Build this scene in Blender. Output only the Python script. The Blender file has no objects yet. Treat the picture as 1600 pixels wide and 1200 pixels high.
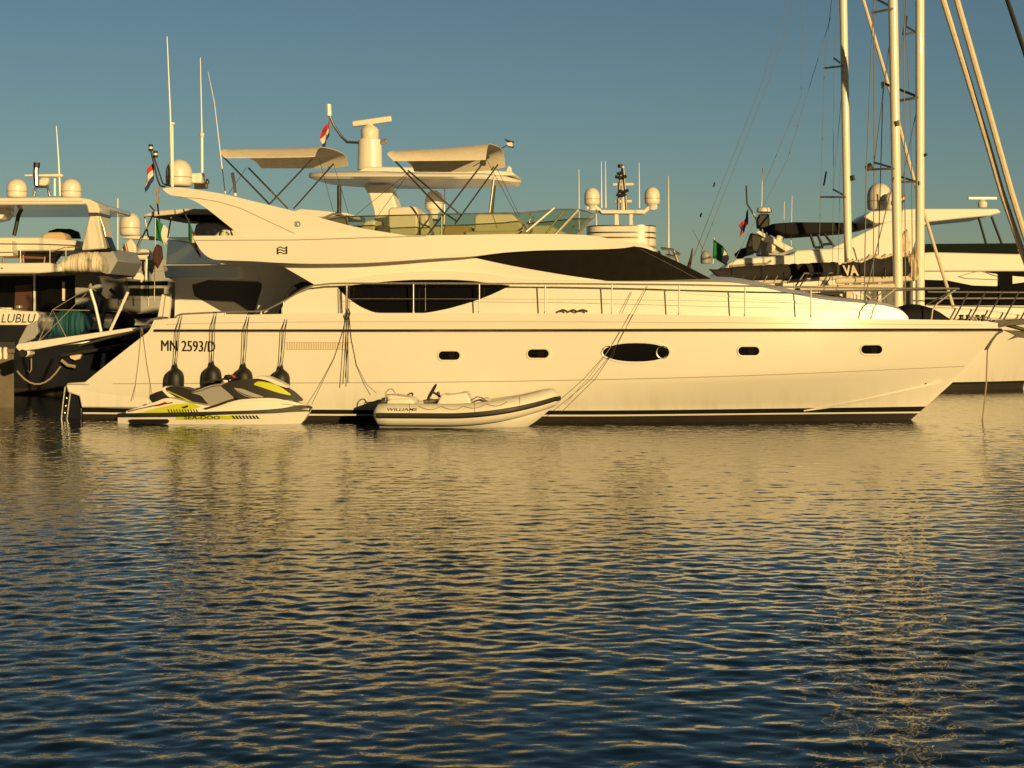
import bpy, bmesh, math, random
import numpy as np
from mathutils import Vector, Matrix
from mathutils.bvhtree import BVHTree

# ------------------------------------------------------------------ camera, sky, sun, exposure
S = bpy.context.scene
COL = S.collection
R = math.radians
FPX, CX, HY = 2489.0, 800.0, 500.0           # 56 mm equivalent lens, horizon at row 500 of the 1600x1200 photo
CAM = (0.0, -34.0, 2.2)
cd = bpy.data.cameras.new('camera'); cam = bpy.data.objects.new('camera', cd); COL.objects.link(cam)
cam.location = CAM; cam.rotation_euler = (R(90), 0, 0)
cd.sensor_width = 36; cd.lens = FPX / 1600 * 36; cd.shift_y = -(600 - HY) / 1600
cd.clip_start = .1; cd.clip_end = 20000
S.camera = cam
SUN_AZ, SUN_EL = math.atan2(.42, -.90), R(9.5)   # behind the photographer, to the right
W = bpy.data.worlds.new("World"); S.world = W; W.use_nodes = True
wn, wl = W.node_tree.nodes, W.node_tree.links
sky = wn.new('ShaderNodeTexSky'); sky.sky_type = 'NISHITA'; sky.sun_disc = False
sky.sun_elevation = SUN_EL; sky.sun_rotation = SUN_AZ
sky.air_density = 1.0; sky.dust_density = .25; sky.ozone_density = 2.5
bg = wn['Background']; bg.inputs['Strength'].default_value = .060
tint = wn.new('ShaderNodeMix'); tint.data_type = 'RGBA'; tint.blend_type = 'MULTIPLY'
tint.inputs[0].default_value = 1.0
tint.inputs[7].default_value = (.87, .92, .86, 1)
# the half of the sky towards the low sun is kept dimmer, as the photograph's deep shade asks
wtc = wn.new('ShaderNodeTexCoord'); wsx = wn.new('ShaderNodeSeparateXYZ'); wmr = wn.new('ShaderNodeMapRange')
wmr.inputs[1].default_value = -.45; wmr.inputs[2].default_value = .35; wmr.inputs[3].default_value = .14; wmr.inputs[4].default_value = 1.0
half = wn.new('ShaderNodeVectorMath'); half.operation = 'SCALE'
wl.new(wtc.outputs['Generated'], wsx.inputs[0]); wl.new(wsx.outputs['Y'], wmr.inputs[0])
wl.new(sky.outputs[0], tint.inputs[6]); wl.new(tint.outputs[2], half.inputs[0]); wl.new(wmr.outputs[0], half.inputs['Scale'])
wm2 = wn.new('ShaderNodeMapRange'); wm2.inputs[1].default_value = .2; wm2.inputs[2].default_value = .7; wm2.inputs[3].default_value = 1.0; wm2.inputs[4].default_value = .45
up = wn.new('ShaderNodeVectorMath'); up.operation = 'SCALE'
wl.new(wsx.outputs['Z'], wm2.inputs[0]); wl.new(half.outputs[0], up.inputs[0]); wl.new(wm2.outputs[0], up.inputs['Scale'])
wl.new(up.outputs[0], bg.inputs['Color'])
sd = bpy.data.lights.new('sun', 'SUN'); sun = bpy.data.objects.new('sun', sd); COL.objects.link(sun)
sd.energy = 4.8; sd.angle = R(.5); sd.color = (1.0, .685, .272)
sv = Vector((math.sin(SUN_AZ) * math.cos(SUN_EL), math.cos(SUN_AZ) * math.cos(SUN_EL), math.sin(SUN_EL)))
sun.rotation_euler = sv.to_track_quat('Z', 'Y').to_euler()
sun.location = (15, -30, 12)
S.view_settings.view_transform = 'Standard'; S.view_settings.look = 'None'
S.view_settings.exposure = 0.0; S.view_settings.gamma = 1.0

# ------------------------------------------------------------------ materials
def nodes_of(name):
    m = bpy.data.materials.new(name); m.use_nodes = True
    return m, m.node_tree.nodes, m.node_tree.links, m.node_tree.nodes['Principled BSDF']
def mat(name, col, rough=.5, metal=0., var=.06, scale=2.5, coat=0., bump=0., bscale=30., spec=.5, sheen=0.):
    """principled surface whose colour and gloss wander a little with noise"""
    m, n, l, b = nodes_of(name)
    tc = n.new('ShaderNodeTexCoord')
    nz = n.new('ShaderNodeTexNoise'); nz.inputs['Scale'].default_value = scale; nz.inputs['Detail'].default_value = 5
    l.new(tc.outputs['Object'], nz.inputs['Vector'])
    mx = n.new('ShaderNodeMix'); mx.data_type = 'RGBA'
    mx.inputs[6].default_value = (*[c * (1 - var) for c in col], 1)
    mx.inputs[7].default_value = (*[min(1, c * (1 + var)) for c in col], 1)
    l.new(nz.outputs['Fac'], mx.inputs[0]); l.new(mx.outputs[2], b.inputs['Base Color'])
    mr = n.new('ShaderNodeMapRange'); mr.inputs[3].default_value = max(0, rough * .85); mr.inputs[4].default_value = min(1, rough * 1.2)
    l.new(nz.outputs['Fac'], mr.inputs[0]); l.new(mr.outputs[0], b.inputs['Roughness'])
    b.inputs['Metallic'].default_value = metal
    b.inputs['Coat Weight'].default_value = coat; b.inputs['Coat Roughness'].default_value = .03
    b.inputs['Specular IOR Level'].default_value = spec
    if sheen: b.inputs['Sheen Weight'].default_value = sheen
    if bump:
        n2 = n.new('ShaderNodeTexNoise'); n2.inputs['Scale'].default_value = bscale; n2.inputs['Detail'].default_value = 3
        l.new(tc.outputs['Object'], n2.inputs['Vector'])
        bp = n.new('ShaderNodeBump'); bp.inputs['Strength'].default_value = bump; bp.inputs['Distance'].default_value = .02
        l.new(n2.outputs['Fac'], bp.inputs['Height']); l.new(bp.outputs[0], b.inputs['Normal'])
    return m
def glass(name, col, mixf=.25, rough=.02):
    m, n, l, b = nodes_of(name)
    b.inputs['Base Color'].default_value = (.02, .03, .02, 1); b.inputs['Roughness'].default_value = rough
    t = n.new('ShaderNodeBsdfTransparent'); t.inputs[0].default_value = (*col, 1)
    mx = n.new('ShaderNodeMixShader'); mx.inputs[0].default_value = mixf
    l.new(t.outputs[0], mx.inputs[1]); l.new(b.outputs[0], mx.inputs[2])
    l.new(mx.outputs[0], n['Material Output'].inputs['Surface'])
    return m
M = dict(
    gel=mat('white_gelcoat', (.80, .785, .75), .25, coat=.6, var=.025, scale=.7),
    cabin=mat('cabin_gelcoat', (.80, .785, .75), .3, coat=.15, var=.03, scale=.9),
    ivory=mat('ivory_paint', (.74, .71, .65), .38, var=.05),
    white=mat('white_plastic', (.78, .76, .72), .35, var=.04),
    boot=mat('black_boot_stripe', (.012, .013, .016), .3, var=.3),
    anti=mat('dark_antifouling', (.018, .013, .010), .7, var=.4, scale=4),
    stripe=mat('white_stripe', (.75, .73, .70), .4),
    steel=mat('polished_steel', (.62, .60, .57), .26, metal=.7, var=.08, scale=9),
    post=mat('satin_steel', (.58, .56, .53), .5, metal=.5, var=.08, scale=9),
    dsteel=mat('dull_steel', (.20, .19, .18), .35, metal=.9, var=.2, scale=9),
    rub=mat('rub_rail_steel', (.34, .29, .24), .16, metal=.95, var=.15, scale=5),
    anchor=mat('dull_galvanised', (.09, .08, .07), .5, metal=.5, var=.4, scale=14),
    black=mat('black_rubber', (.012, .012, .013), .55, var=.3, scale=8),
    blackgl=mat('black_glass', (.006, .006, .007), .06, var=.2, spec=.4),
    tinted=mat('tinted_window', (.09, .09, .088), .35, var=.1),
    mesh=mat('dark_mesh_cover', (.005, .004, .0035), .8, var=.25, scale=6, bump=.2, bscale=200, spec=.2),
    canvas=mat('beige_canvas', (.70, .64, .55), .85, var=.1, scale=5, bump=.35, bscale=14),
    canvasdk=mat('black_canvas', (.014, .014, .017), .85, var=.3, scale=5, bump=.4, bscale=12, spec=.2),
    greycan=mat('grey_canvas', (.17, .17, .17), .85, var=.12, scale=4, bump=.3, bscale=9),
    bag=mat('charcoal_sail_bag', (.030, .029, .030), .85, var=.25, scale=3, bump=.5, bscale=7, spec=.2),
    sail=mat('cream_sailcloth', (.68, .60, .48), .85, var=.15, scale=7, bump=.8, bscale=9),
    mast=mat('white_mast_paint', (.80, .77, .66), .25, coat=.3, var=.04, scale=1),
    radome=mat('radome_white', (.76, .73, .67), .35, var=.05),
    seam=mat('grey_seam', (.35, .32, .28), .6),
    rope=mat('tan_rope', (.34, .28, .20), .9, var=.3, scale=40),
    roped=mat('dark_rope', (.05, .045, .04), .9, var=.3, scale=40),
    wire=mat('rigging_wire', (.16, .17, .17), .6, metal=.2),
    yellow=mat('acid_yellow', (.55, .60, .03), .35, coat=.3, var=.08),
    grey=mat('silver_grey', (.42, .41, .40), .35, metal=.3, var=.1),
    red=mat('signal_red', (.55, .03, .02), .5),
    fred=mat('flag_red', (.50, .04, .035), .9), fwhite=mat('flag_white', (.72, .68, .64), .9),
    fblue=mat('flag_blue', (.025, .035, .16), .9), fgreen=mat('flag_green', (.02, .20, .07), .9),
    fbrown=mat('brown_cloth', (.07, .03, .025), .9),
    teal=mat('teal_tarpaulin', (.006, .075, .10), .7, var=.3, bump=.7, bscale=6),
    navy=mat('navy_hull_paint', (.012, .014, .022), .3, var=.2),
    hyp=mat('white_hypalon', (.74, .71, .66), .55, var=.06, scale=6, bump=.12, bscale=60),
    stone=mat('quay_stone', (.15, .13, .10), .9, var=.35, scale=3, bump=.8, bscale=8),
    wood=mat('varnished_teak', (.22, .10, .04), .4, var=.3, scale=12),
    cush=mat('tan_cushion', (.55, .42, .27), .8, var=.1),
    bluegrey=mat('blue_grey_shade_and_paint', (.34, .35, .37), .5, var=.08),  # blue shade of white boats put into the colour; also plain blue-grey parts
    tealink=mat('teal_ink', (.02, .20, .19), .6), ink=mat('black_ink', (.018, .016, .016), .5),
    tglass=glass('green_tinted_glass', (.76, .80, .62), .20),
    dglass=glass('smoked_glass', (.10, .11, .10), .55),
    tan=mat('tan_grille', (.56, .44, .30), .6),
)

def stain(m):
    n, l = m.node_tree.nodes, m.node_tree.links; b = n['Principled BSDF']; src = b.inputs['Base Color'].links[0].from_socket
    tc = n.new('ShaderNodeTexCoord'); sp = n.new('ShaderNodeSeparateXYZ'); l.new(tc.outputs['Object'], sp.inputs[0])
    zr = n.new('ShaderNodeMapRange'); zr.inputs[1].default_value = .85; zr.inputs[2].default_value = .25; l.new(sp.outputs['Z'], zr.inputs[0])
    mp = n.new('ShaderNodeMapping'); mp.inputs['Scale'].default_value = (3.2, 1, .35); l.new(tc.outputs['Object'], mp.inputs[0])
    nz = n.new('ShaderNodeTexNoise'); nz.inputs['Scale'].default_value = 1.6; nz.inputs['Detail'].default_value = 6; l.new(mp.outputs[0], nz.inputs['Vector'])
    r2 = n.new('ShaderNodeMapRange'); r2.inputs[1].default_value = .45; r2.inputs[2].default_value = .75; l.new(nz.outputs['Fac'], r2.inputs[0])
    mu = n.new('ShaderNodeMath'); mu.operation = 'MULTIPLY_ADD'; mu.inputs[2].default_value = .04; l.new(zr.outputs[0], mu.inputs[0]); l.new(r2.outputs[0], mu.inputs[1])
    m3 = n.new('ShaderNodeMath'); m3.operation = 'MULTIPLY'; m3.inputs[1].default_value = .3; l.new(mu.outputs[0], m3.inputs[0])
    mx = n.new('ShaderNodeMix'); mx.data_type = 'RGBA'; mx.inputs[7].default_value = (.46, .38, .25, 1)
    l.new(m3.outputs[0], mx.inputs[0]); l.new(src, mx.inputs[6]); l.new(mx.outputs[2], b.inputs['Base Color'])
    wv = n.new('ShaderNodeTexNoise'); wv.inputs['Scale'].default_value = .9; wv.inputs['Detail'].default_value = 1; l.new(tc.outputs['Object'], wv.inputs['Vector'])
    bp = n.new('ShaderNodeBump'); bp.inputs['Strength'].default_value = .25; bp.inputs['Distance'].default_value = .03; l.new(wv.outputs['Fac'], bp.inputs['Height'])
    l.new(bp.outputs[0], b.inputs['Coat Normal'])
stain(M['gel'])

# ------------------------------------------------------------------ frames and curves
class Frame:
    """a boat's own axes: u forward, v towards the camera side, w up"""
    def __init__(s, ox, oy, deg=0.):
        t = R(deg); s.t = t; s.ox, s.oy = ox, oy
        s.a = (math.cos(t), -math.sin(t)); s.n = (-math.sin(t), -math.cos(t))
    def uw(s, px, py, v):
        dx, dz = (px - CX) / FPX, (HY - py) / FPX
        k = (CAM[0] - s.ox) * s.n[0] + (CAM[1] - s.oy) * s.n[1]
        t = (v - k) / (dx * s.n[0] + s.n[1])
        X, Y = CAM[0] + t * dx, CAM[1] + t
        return (X - s.ox) * s.a[0] + (Y - s.oy) * s.a[1], CAM[2] + t * dz
    def L(s, px, py, v):
        u, w = s.uw(px, py, v); return (u, -v, w)
    def dep(s, u, v): return s.oy + u * s.a[1] + v * s.n[1] - CAM[1]
    def px(s, u, v): return CX + FPX * (s.ox + u * s.a[0] + v * s.n[0]) / s.dep(u, v)
    def py(s, u, v, w): return HY - (w - CAM[2]) * FPX / s.dep(u, v)
    def wz(s, u, v, py): return CAM[2] + (HY - py) * s.dep(u, v) / FPX
    def root(s, name, label, cat, group=None):
        o = bpy.data.objects.new(name, None); COL.objects.link(o)
        o.location = (s.ox, s.oy, 0); o.rotation_euler = (0, 0, -s.t); o.empty_display_size = .3
        tag(o, label, cat, group); return o
    def on(s, px, py, V, it=7):
        """where the pixel's ray meets a surface v = V(u, w)"""
        v = V(0, 2.2)
        for _ in range(it):
            u, w = s.uw(px, py, v); v = .5 * v + .5 * V(u, w) if _ > 2 else V(u, w)
        u, w = s.uw(px, py, v); return u, v, w
def tag(o, label, cat, group=None, kind=None):
    if label: o['label'] = label
    if cat: o['category'] = cat
    if group: o['group'] = group
    if kind: o['kind'] = kind
    return o
def cv(pts):
    """smooth curve through points (monotone cubic)"""
    p = sorted(pts); x = np.array([a for a, b in p], float); y = np.array([b for a, b in p], float)
    if len(p) < 3: return lambda q: float(np.interp(q, x, y))
    x = x + np.arange(len(x)) * 1e-4; h = np.diff(x); d = np.diff(y) / np.maximum(h, 1e-9); m = np.zeros_like(x)
    m[0], m[-1] = d[0], d[-1]
    for i in range(1, len(x) - 1):
        if d[i - 1] * d[i] > 0: m[i] = (h[i - 1] + h[i]) / (h[i - 1] / d[i] + h[i] / d[i - 1])
    def f(q):
        q = min(max(q, x[0]), x[-1]); i = int(min(max(np.searchsorted(x, q) - 1, 0), len(x) - 2))
        t = (q - x[i]) / h[i] if h[i] > 0 else 0
        return float((2*t**3-3*t*t+1)*y[i] + (t**3-2*t*t+t)*h[i]*m[i] + (-2*t**3+3*t*t)*y[i+1] + (t**3-t*t)*h[i]*m[i+1])
    return f
def lin(pts):
    x = [a for a, b in pts]; y = [b for a, b in pts]
    return lambda q: float(np.interp(q, x, y))

# ------------------------------------------------------------------ mesh helpers
class MB:
    def __init__(s): s.v, s.f, s.m, s.mir = [], [], [], False
    def add(s, vs, fs, mi=0):
        o = len(s.v); s.v += [tuple(p) for p in vs]
        for i, f in enumerate(fs):
            s.f.append([o + k for k in f]); s.m.append(mi[i] if isinstance(mi, list) else mi)
        return s
    def grid(s, rows, mi=0, closed=False, flip=False):
        """rows: list of equal-length point lists"""
        n = len(rows[0]); vs = [p for r in rows for p in r]; fs = []
        for i in range(len(rows) - 1):
            for j in range(n if closed else n - 1):
                k = (j + 1) % n
                q = [i*n+j, i*n+k, (i+1)*n+k, (i+1)*n+j]
                fs.append(q[::-1] if flip else q)
        s.add(vs, fs, mi); return s
    def ring(s, rows, mi=0, caps=True):
        """closed rings, with end caps"""
        n = len(rows[0]); s.grid(rows, mi, True)
        if caps:
            o = len(s.v) - n * len(rows)
            s.f.append([o + k for k in range(n)][::-1]); s.m.append(mi)
            o = len(s.v) - n
            s.f.append([o + k for k in range(n)]); s.m.append(mi)
        return s
    def tube(s, pts, r, k=8, mi=0, r2=None):
        P = [Vector(p) for p in pts]; rows = []; N = len(P); ref = None
        for i, p in enumerate(P):
            t = (P[min(i + 1, N - 1)] - P[max(i - 1, 0)])
            t = t.normalized() if t.length > 1e-9 else Vector((0, 0, 1))
            if ref is None: ref = Vector((0, 0, 1)) if abs(t.z) < .9 else Vector((0, 1, 0))
            a = (ref - t * ref.dot(t)).normalized(); b = t.cross(a); ref = a
            rr = r if r2 is None else r + (r2 - r) * i / max(1, N - 1)
            rows.append([tuple(p + (a * math.cos(q) + b * math.sin(q)) * rr) for q in [2 * math.pi * j / k for j in range(k)]])
        return s.ring(rows, mi)
    def lathe(s, prof, c=(0, 0, 0), k=24, mi=0, axis='z', sq=1.):
        rows = []
        for r, h in prof:
            row = []
            for j in range(k):
                q = 2 * math.pi * j / k; x, y = r * math.cos(q), r * math.sin(q) * sq
                d = (x, y, h) if axis == 'z' else ((h, x, y) if axis == 'x' else (x, h, y))
                row.append((c[0] + d[0], c[1] + d[1], c[2] + d[2]))
            rows.append(row)
        return s.ring(rows, mi)
    def box(s, c, d, mi=0, rz=0., ry=0.):
        rm = Matrix.Rotation(rz, 3, 'Z') @ Matrix.Rotation(ry, 3, 'Y')
        vs = [Vector(c) + rm @ Vector((x*d[0]/2, y*d[1]/2, z*d[2]/2)) for x in (-1, 1) for y in (-1, 1) for z in (-1, 1)]
        s.add(vs, [(0,1,3,2),(4,6,7,5),(0,4,5,1),(2,3,7,6),(0,2,6,4),(1,5,7,3)], mi); return s
    def prism(s, near, far, mi=0):
        n = len(near); s.add(list(near) + list(far), [tuple(range(n)), tuple(range(2*n-1, n-1, -1))] +
              [(i, i + n, (i+1) % n + n, (i+1) % n) for i in range(n)], mi); return s
    def build(s, name, mats, parent=None, bevel=0., smooth=35, seg=2, label=None):
        me = bpy.data.meshes.new(name); me.from_pydata(s.v, [], s.f)
        ml = mats if isinstance(mats, (list, tuple)) else [mats]
        for m in ml: me.materials.append(M[m] if isinstance(m, str) else m)
        me.polygons.foreach_set('material_index', s.m)
        bm = bmesh.new(); bm.from_mesh(me)
        bmesh.ops.remove_doubles(bm, verts=bm.verts, dist=1e-5)
        bmesh.ops.recalc_face_normals(bm, faces=bm.faces); bm.to_mesh(me); bm.free()
        if smooth:
            me.polygons.foreach_set('use_smooth', [True] * len(me.polygons)); me.set_sharp_from_angle(angle=R(smooth))
        o = bpy.data.objects.new(name, me); COL.objects.link(o)
        if parent: o.parent = parent
        if bevel:
            b = o.modifiers.new('bevel', 'BEVEL'); b.width = bevel; b.segments = seg; b.limit_method = 'ANGLE'; b.angle_limit = R(30)
        if label: o['label'] = label
        if s.mir:                                    # the same piece on the boat's other side
            t = MB(); t.v = [(x, -y, z) for x, y, z in s.v]; t.f = [f[::-1] for f in s.f]; t.m = s.m
            t.build(name, mats, parent, bevel, smooth, seg)
        return o
def dome_prof(r, h, n=9, base=.0):
    """radome outline: short straight skirt then a rounded cap"""
    p = [(r * .86, 0), (r * .97, h * .06), (r, h * .14), (r, h * .5)]
    for i in range(1, n + 1):
        q = math.pi / 2 * i / n; p.append((max(r * math.cos(q), .002), h * .5 + h * .5 * math.sin(q)))
    return p
def slab(fr, poly, v0, v1, mi=0, mb=None, dv=0.):
    """outline given on the photo, standing at v0 and extruded back to v1 (dv: lean inward per metre of height)"""
    mb = mb or MB(); near = []; far = []
    for x, y in poly:
        v = v0
        for _ in range(5):
            u, w = fr.uw(x, y, v); v = v0 - dv * (w - 2.2)
        near.append((u, -v, w)); far.append((u, -(v - (v0 - v1)), w))
    return mb.prism(near, far, mi)
def both(poly_fn, mb):
    """mirror everything already in the mesh to the far side"""
    mb.mir = True; return mb
def body(fr, top, bot, V, x0, x1, nx=60, ny=6, camber=.04, mi=0, mb=None, roofmi=None, off=0., close=True, xs=None):
    """closed hull-like solid between two photo curves, near side on v=V(u,w), far side mirrored"""
    mb = mb or MB(); rows = []
    xs = xs or [x0 + (x1 - x0) * i / nx for i in range(nx + 1)]
    for x in xs:
        yt, yb = top(x), bot(x)
        if yb - yt < .3: yb = yt + .3
        near = []
        for j in range(ny + 1):
            u, v, w = fr.on(x, yb + (yt - yb) * j / ny, V); near.append((u, max(v + off, .01), w))
        ut, vt, wt = near[-1]; roof = []
        for k in (.8, .5, .2, 0, -.2, -.5, -.8):
            roof.append((ut, vt * k, wt + camber * vt * (1 - k * k)))
        ring = near + roof + [(a, -b, c) for a, b, c in near[::-1]]
        rows.append([(a, -b, c) for a, b, c in ring])
    mb.ring(rows, mi, caps=True); return mb
def patch(fr, top, bot, V, xs, ny=4, off=.012, thick=.03, mi=0, mb=None, far=True):
    """thin solid panel lying on the surface v=V(u,w)"""
    mb = mb or MB(); f = []; b = []
    for x in xs:
        yt, yb = top(x), bot(x); r1 = []; r2 = []
        for j in range(ny + 1):
            u, v, w = fr.on(x, yb + (yt - yb) * j / ny, V)
            r1.append((u, -(v + off), w)); r2.append((u, -(v + off - thick), w))
        f.append(r1 + r2[::-1])
    n0 = len(mb.v); k0 = len(mb.f)
    mb.ring(f, mi)
    mb.mir = far; return mb
def lid(fr, poly, V, off, mb, mi=0, back=.02, k=4):
    """panel with any outline that follows the surface: shrinking rings round the middle"""
    cx = sum(a for a, b in poly) / len(poly); cy = sum(b for a, b in poly) / len(poly); rows = []
    P = []
    for i, a in enumerate(poly):
        b = poly[(i + 1) % len(poly)]; d = math.hypot(b[0] - a[0], b[1] - a[1]); m = max(1, int(d / 6))
        P += [(a[0] + (b[0] - a[0]) * j / m, a[1] + (b[1] - a[1]) * j / m) for j in range(m)]
    q = [fr.on(x, y, V) for x, y in P]; rows.append([(u, -v + back, w) for u, v, w in q])
    for s in [1 - i / k * .98 for i in range(k + 1)]:
        q = [fr.on(cx + (x - cx) * s, cy + (y - cy) * s, V) for x, y in P]; rows.append([(u, -v - off, w) for u, v, w in q])
    return mb.ring(rows, mi)
def seq(a, b, n): return [a + (b - a) * i / n for i in range(n + 1)]
def text_mesh(txt, size, sx=1., shear=0., bold=0., ext=.002):
    c = bpy.data.curves.new('lettering', 'FONT'); c.body = txt; c.size = size; c.shear = shear; c.offset = bold; c.extrude = ext
    c.resolution_u = 3
    o = bpy.data.objects.new('lettering', c); COL.objects.link(o)
    bpy.context.view_layer.update()
    me = bpy.data.meshes.new_from_object(o.evaluated_get(bpy.context.evaluated_depsgraph_get()))
    bpy.data.objects.remove(o); bpy.data.curves.remove(c)
    vs = [(p.co.x * sx, p.co.y, p.co.z) for p in me.vertices]; fs = [list(p.vertices) for p in me.polygons]
    bpy.data.meshes.remove(me); return vs, fs
def letters(fr, txt, px0, pybase, height_px, width_px, V, name, m, parent, shear=0., bold=0., off=.014, tilt=0.):
    """lettering of a given photo size laid onto v=V(u,w)"""
    vs, fs = text_mesh(txt, 1., 1., shear, bold)
    xs = [p[0] for p in vs]; ys = [p[1] for p in vs]; xa, xb, yb = min(xs), max(xs), max(ys)
    mb = MB(); out = []
    for x, y, z in vs:
        px = px0 + (x - xa) / (xb - xa) * width_px; py = pybase - y / yb * height_px + tilt * (px - px0)
        u, v, w = fr.on(px, py, V); out.append((u, -(v + off + z * .5), w))
    mb.add(out, fs); return mb.build(name, m, parent, smooth=0)
def sag(p, q, d, n=10):
    p, q = Vector(p), Vector(q)
    return [tuple(p.lerp(q, i / n) - Vector((0, 0, d * 4 * (i / n) * (1 - i / n)))) for i in range(n + 1)]
def flagmesh(w, h, cols, seed=1, droop=.8, horiz=True, n=14, m=9, kind='h'):
    """limp cloth hanging from a staff: hoist along z, fly along x folding downwards"""
    rnd = random.Random(seed); ph = [rnd.random() * 6 for _ in range(4)]; mb = MB(); rows = []; mats = []
    for i in range(n + 1):
        s = i / n; row = []
        for j in range(m + 1):
            t = j / m
            x = w * s * (1 - droop * .75); z = h * (t - 1) * (1 - .25 * s) - w * s * droop * .85
            y = .10 * w * math.sin(5 * s + ph[0] + 2 * t) * (s ** .6) + .05 * w * math.sin(9 * s + ph[1])
            x += .05 * w * math.sin(7 * t * s + ph[2])
            row.append((x, y, z))
        rows.append(row)
    nb = len(cols)
    for j in range(m):
        for i in range(n):
            k = int((1 - (j + .5) / m) * nb) if kind == 'h' else int((i + .5) / n * nb)
            a = [rows[i][j], rows[i + 1][j], rows[i + 1][j + 1], rows[i][j + 1]]
            mb.add(a, [(0, 1, 2, 3)], min(k, nb - 1))
    return mb
def place(mb, off, rz=0., ry=0., sc=1.):
    rm = Matrix.Rotation(rz, 3, 'Z') @ Matrix.Rotation(ry, 3, 'Y')
    mb.v = [tuple(Vector(off) + rm @ (Vector(p) * sc)) for p in mb.v]; return mb
# ------------------------------------------------------------------ water: a real rippled sheet
def make_water():
    rs = np.random.RandomState(11)
    xs = np.concatenate([-np.geomspace(3000, 13.8, 70), np.arange(-13.5, 13.501, .025), np.geomspace(13.8, 3000, 70)])
    d = [3.]; 
    while d[-1] < 48: d.append(d[-1] + max(.022, .0021 * d[-1]))
    d = np.array(d); ys = np.concatenate([[-400, -120, -60, -40, -34], d - 34, 14 + np.geomspace(.2, 9000, 90)])
    X, Y = np.meshgrid(xs.astype(np.float32), ys.astype(np.float32), indexing='ij'); Z = np.zeros_like(X)
    fade = np.clip(1.25 - np.hypot(X, Y + 10) / 60, 0, 1)
    Ws = []
    for i in range(96):
        lam = math.exp(rs.uniform(math.log(.065), math.log(.8))); k = 2 * math.pi / lam
        th = R(95) + rs.normal(0, .62) if i % 4 else rs.uniform(0, 3.14)
        Ws.append((lam, k, th, rs.uniform(0, 6.28)))
    sl = []
    for lam, k, th, ph in Ws:
        sl.append(.34 if lam > .5 else (.62 if lam > .32 else (1.0 if lam > .11 else .7)))
    g = .108 / math.sqrt(sum(q * q for q in sl) / 2)
    gust = (.86 + .22 * np.sin(.31 * X + .22 * Y + 1.1) * np.sin(.17 * X - .41 * Y + .4) + .12 * np.sin(.9 * X + .7 * Y) * np.sin(.5 * X - 1.1 * Y + 2)).astype(np.float32)
    for (lam, k, th, ph), q in zip(Ws, sl):
        a = g * q / k
        p = (k * math.cos(th)) * X + (k * math.sin(th)) * Y + np.float32(ph)
        Z += a * np.sin(p + .35 * np.sin(p)).astype(np.float32)
    Z *= fade * gust * np.clip(1.12 - (Y + 27) * .040, .53, 1.2)
    n, m = X.shape
    me = bpy.data.meshes.new('water'); me.vertices.add(n * m)
    me.vertices.foreach_set('co', np.stack([X, Y, Z], -1).reshape(-1).astype(np.float32))
    idx = np.arange(n * m, dtype=np.int32).reshape(n, m)
    q = np.stack([idx[:-1, :-1], idx[1:, :-1], idx[1:, 1:], idx[:-1, 1:]], -1).reshape(-1, 4)
    me.loops.add(q.size); me.loops.foreach_set('vertex_index', q.reshape(-1))
    me.polygons.add(len(q)); me.polygons.foreach_set('loop_start', np.arange(0, q.size, 4, dtype=np.int32))
    me.polygons.foreach_set('use_smooth', np.ones(len(q), bool)); me.update(); me.validate()
    m_, nn, l, b = nodes_of('harbour_water')
    b.inputs['Base Color'].default_value = (.004, .016, .026, 1); b.inputs['Roughness'].default_value = .035
    b.inputs['IOR'].default_value = 1.36; b.inputs['Specular IOR Level'].default_value = .5
    tc = nn.new('ShaderNodeTexCoord'); mp = nn.new('ShaderNodeMapping'); mp.inputs['Scale'].default_value = (.7, 1.3, 1)
    l.new(tc.outputs['Object'], mp.inputs[0])
    nz = nn.new('ShaderNodeTexNoise'); nz.inputs['Scale'].default_value = 9; nz.inputs['Detail'].default_value = 4
    l.new(mp.outputs[0], nz.inputs['Vector'])
    bp = nn.new('ShaderNodeBump'); bp.inputs['Strength'].default_value = .12; bp.inputs['Distance'].default_value = .02
    l.new(nz.outputs['Fac'], bp.inputs['Height']); l.new(bp.outputs[0], b.inputs['Normal'])
    me.materials.append(m_)
    o = bpy.data.objects.new('water', me); COL.objects.link(o); tag(o, 'rippled dark blue harbour water with golden reflections', 'water', kind='structure')
make_water()

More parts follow.
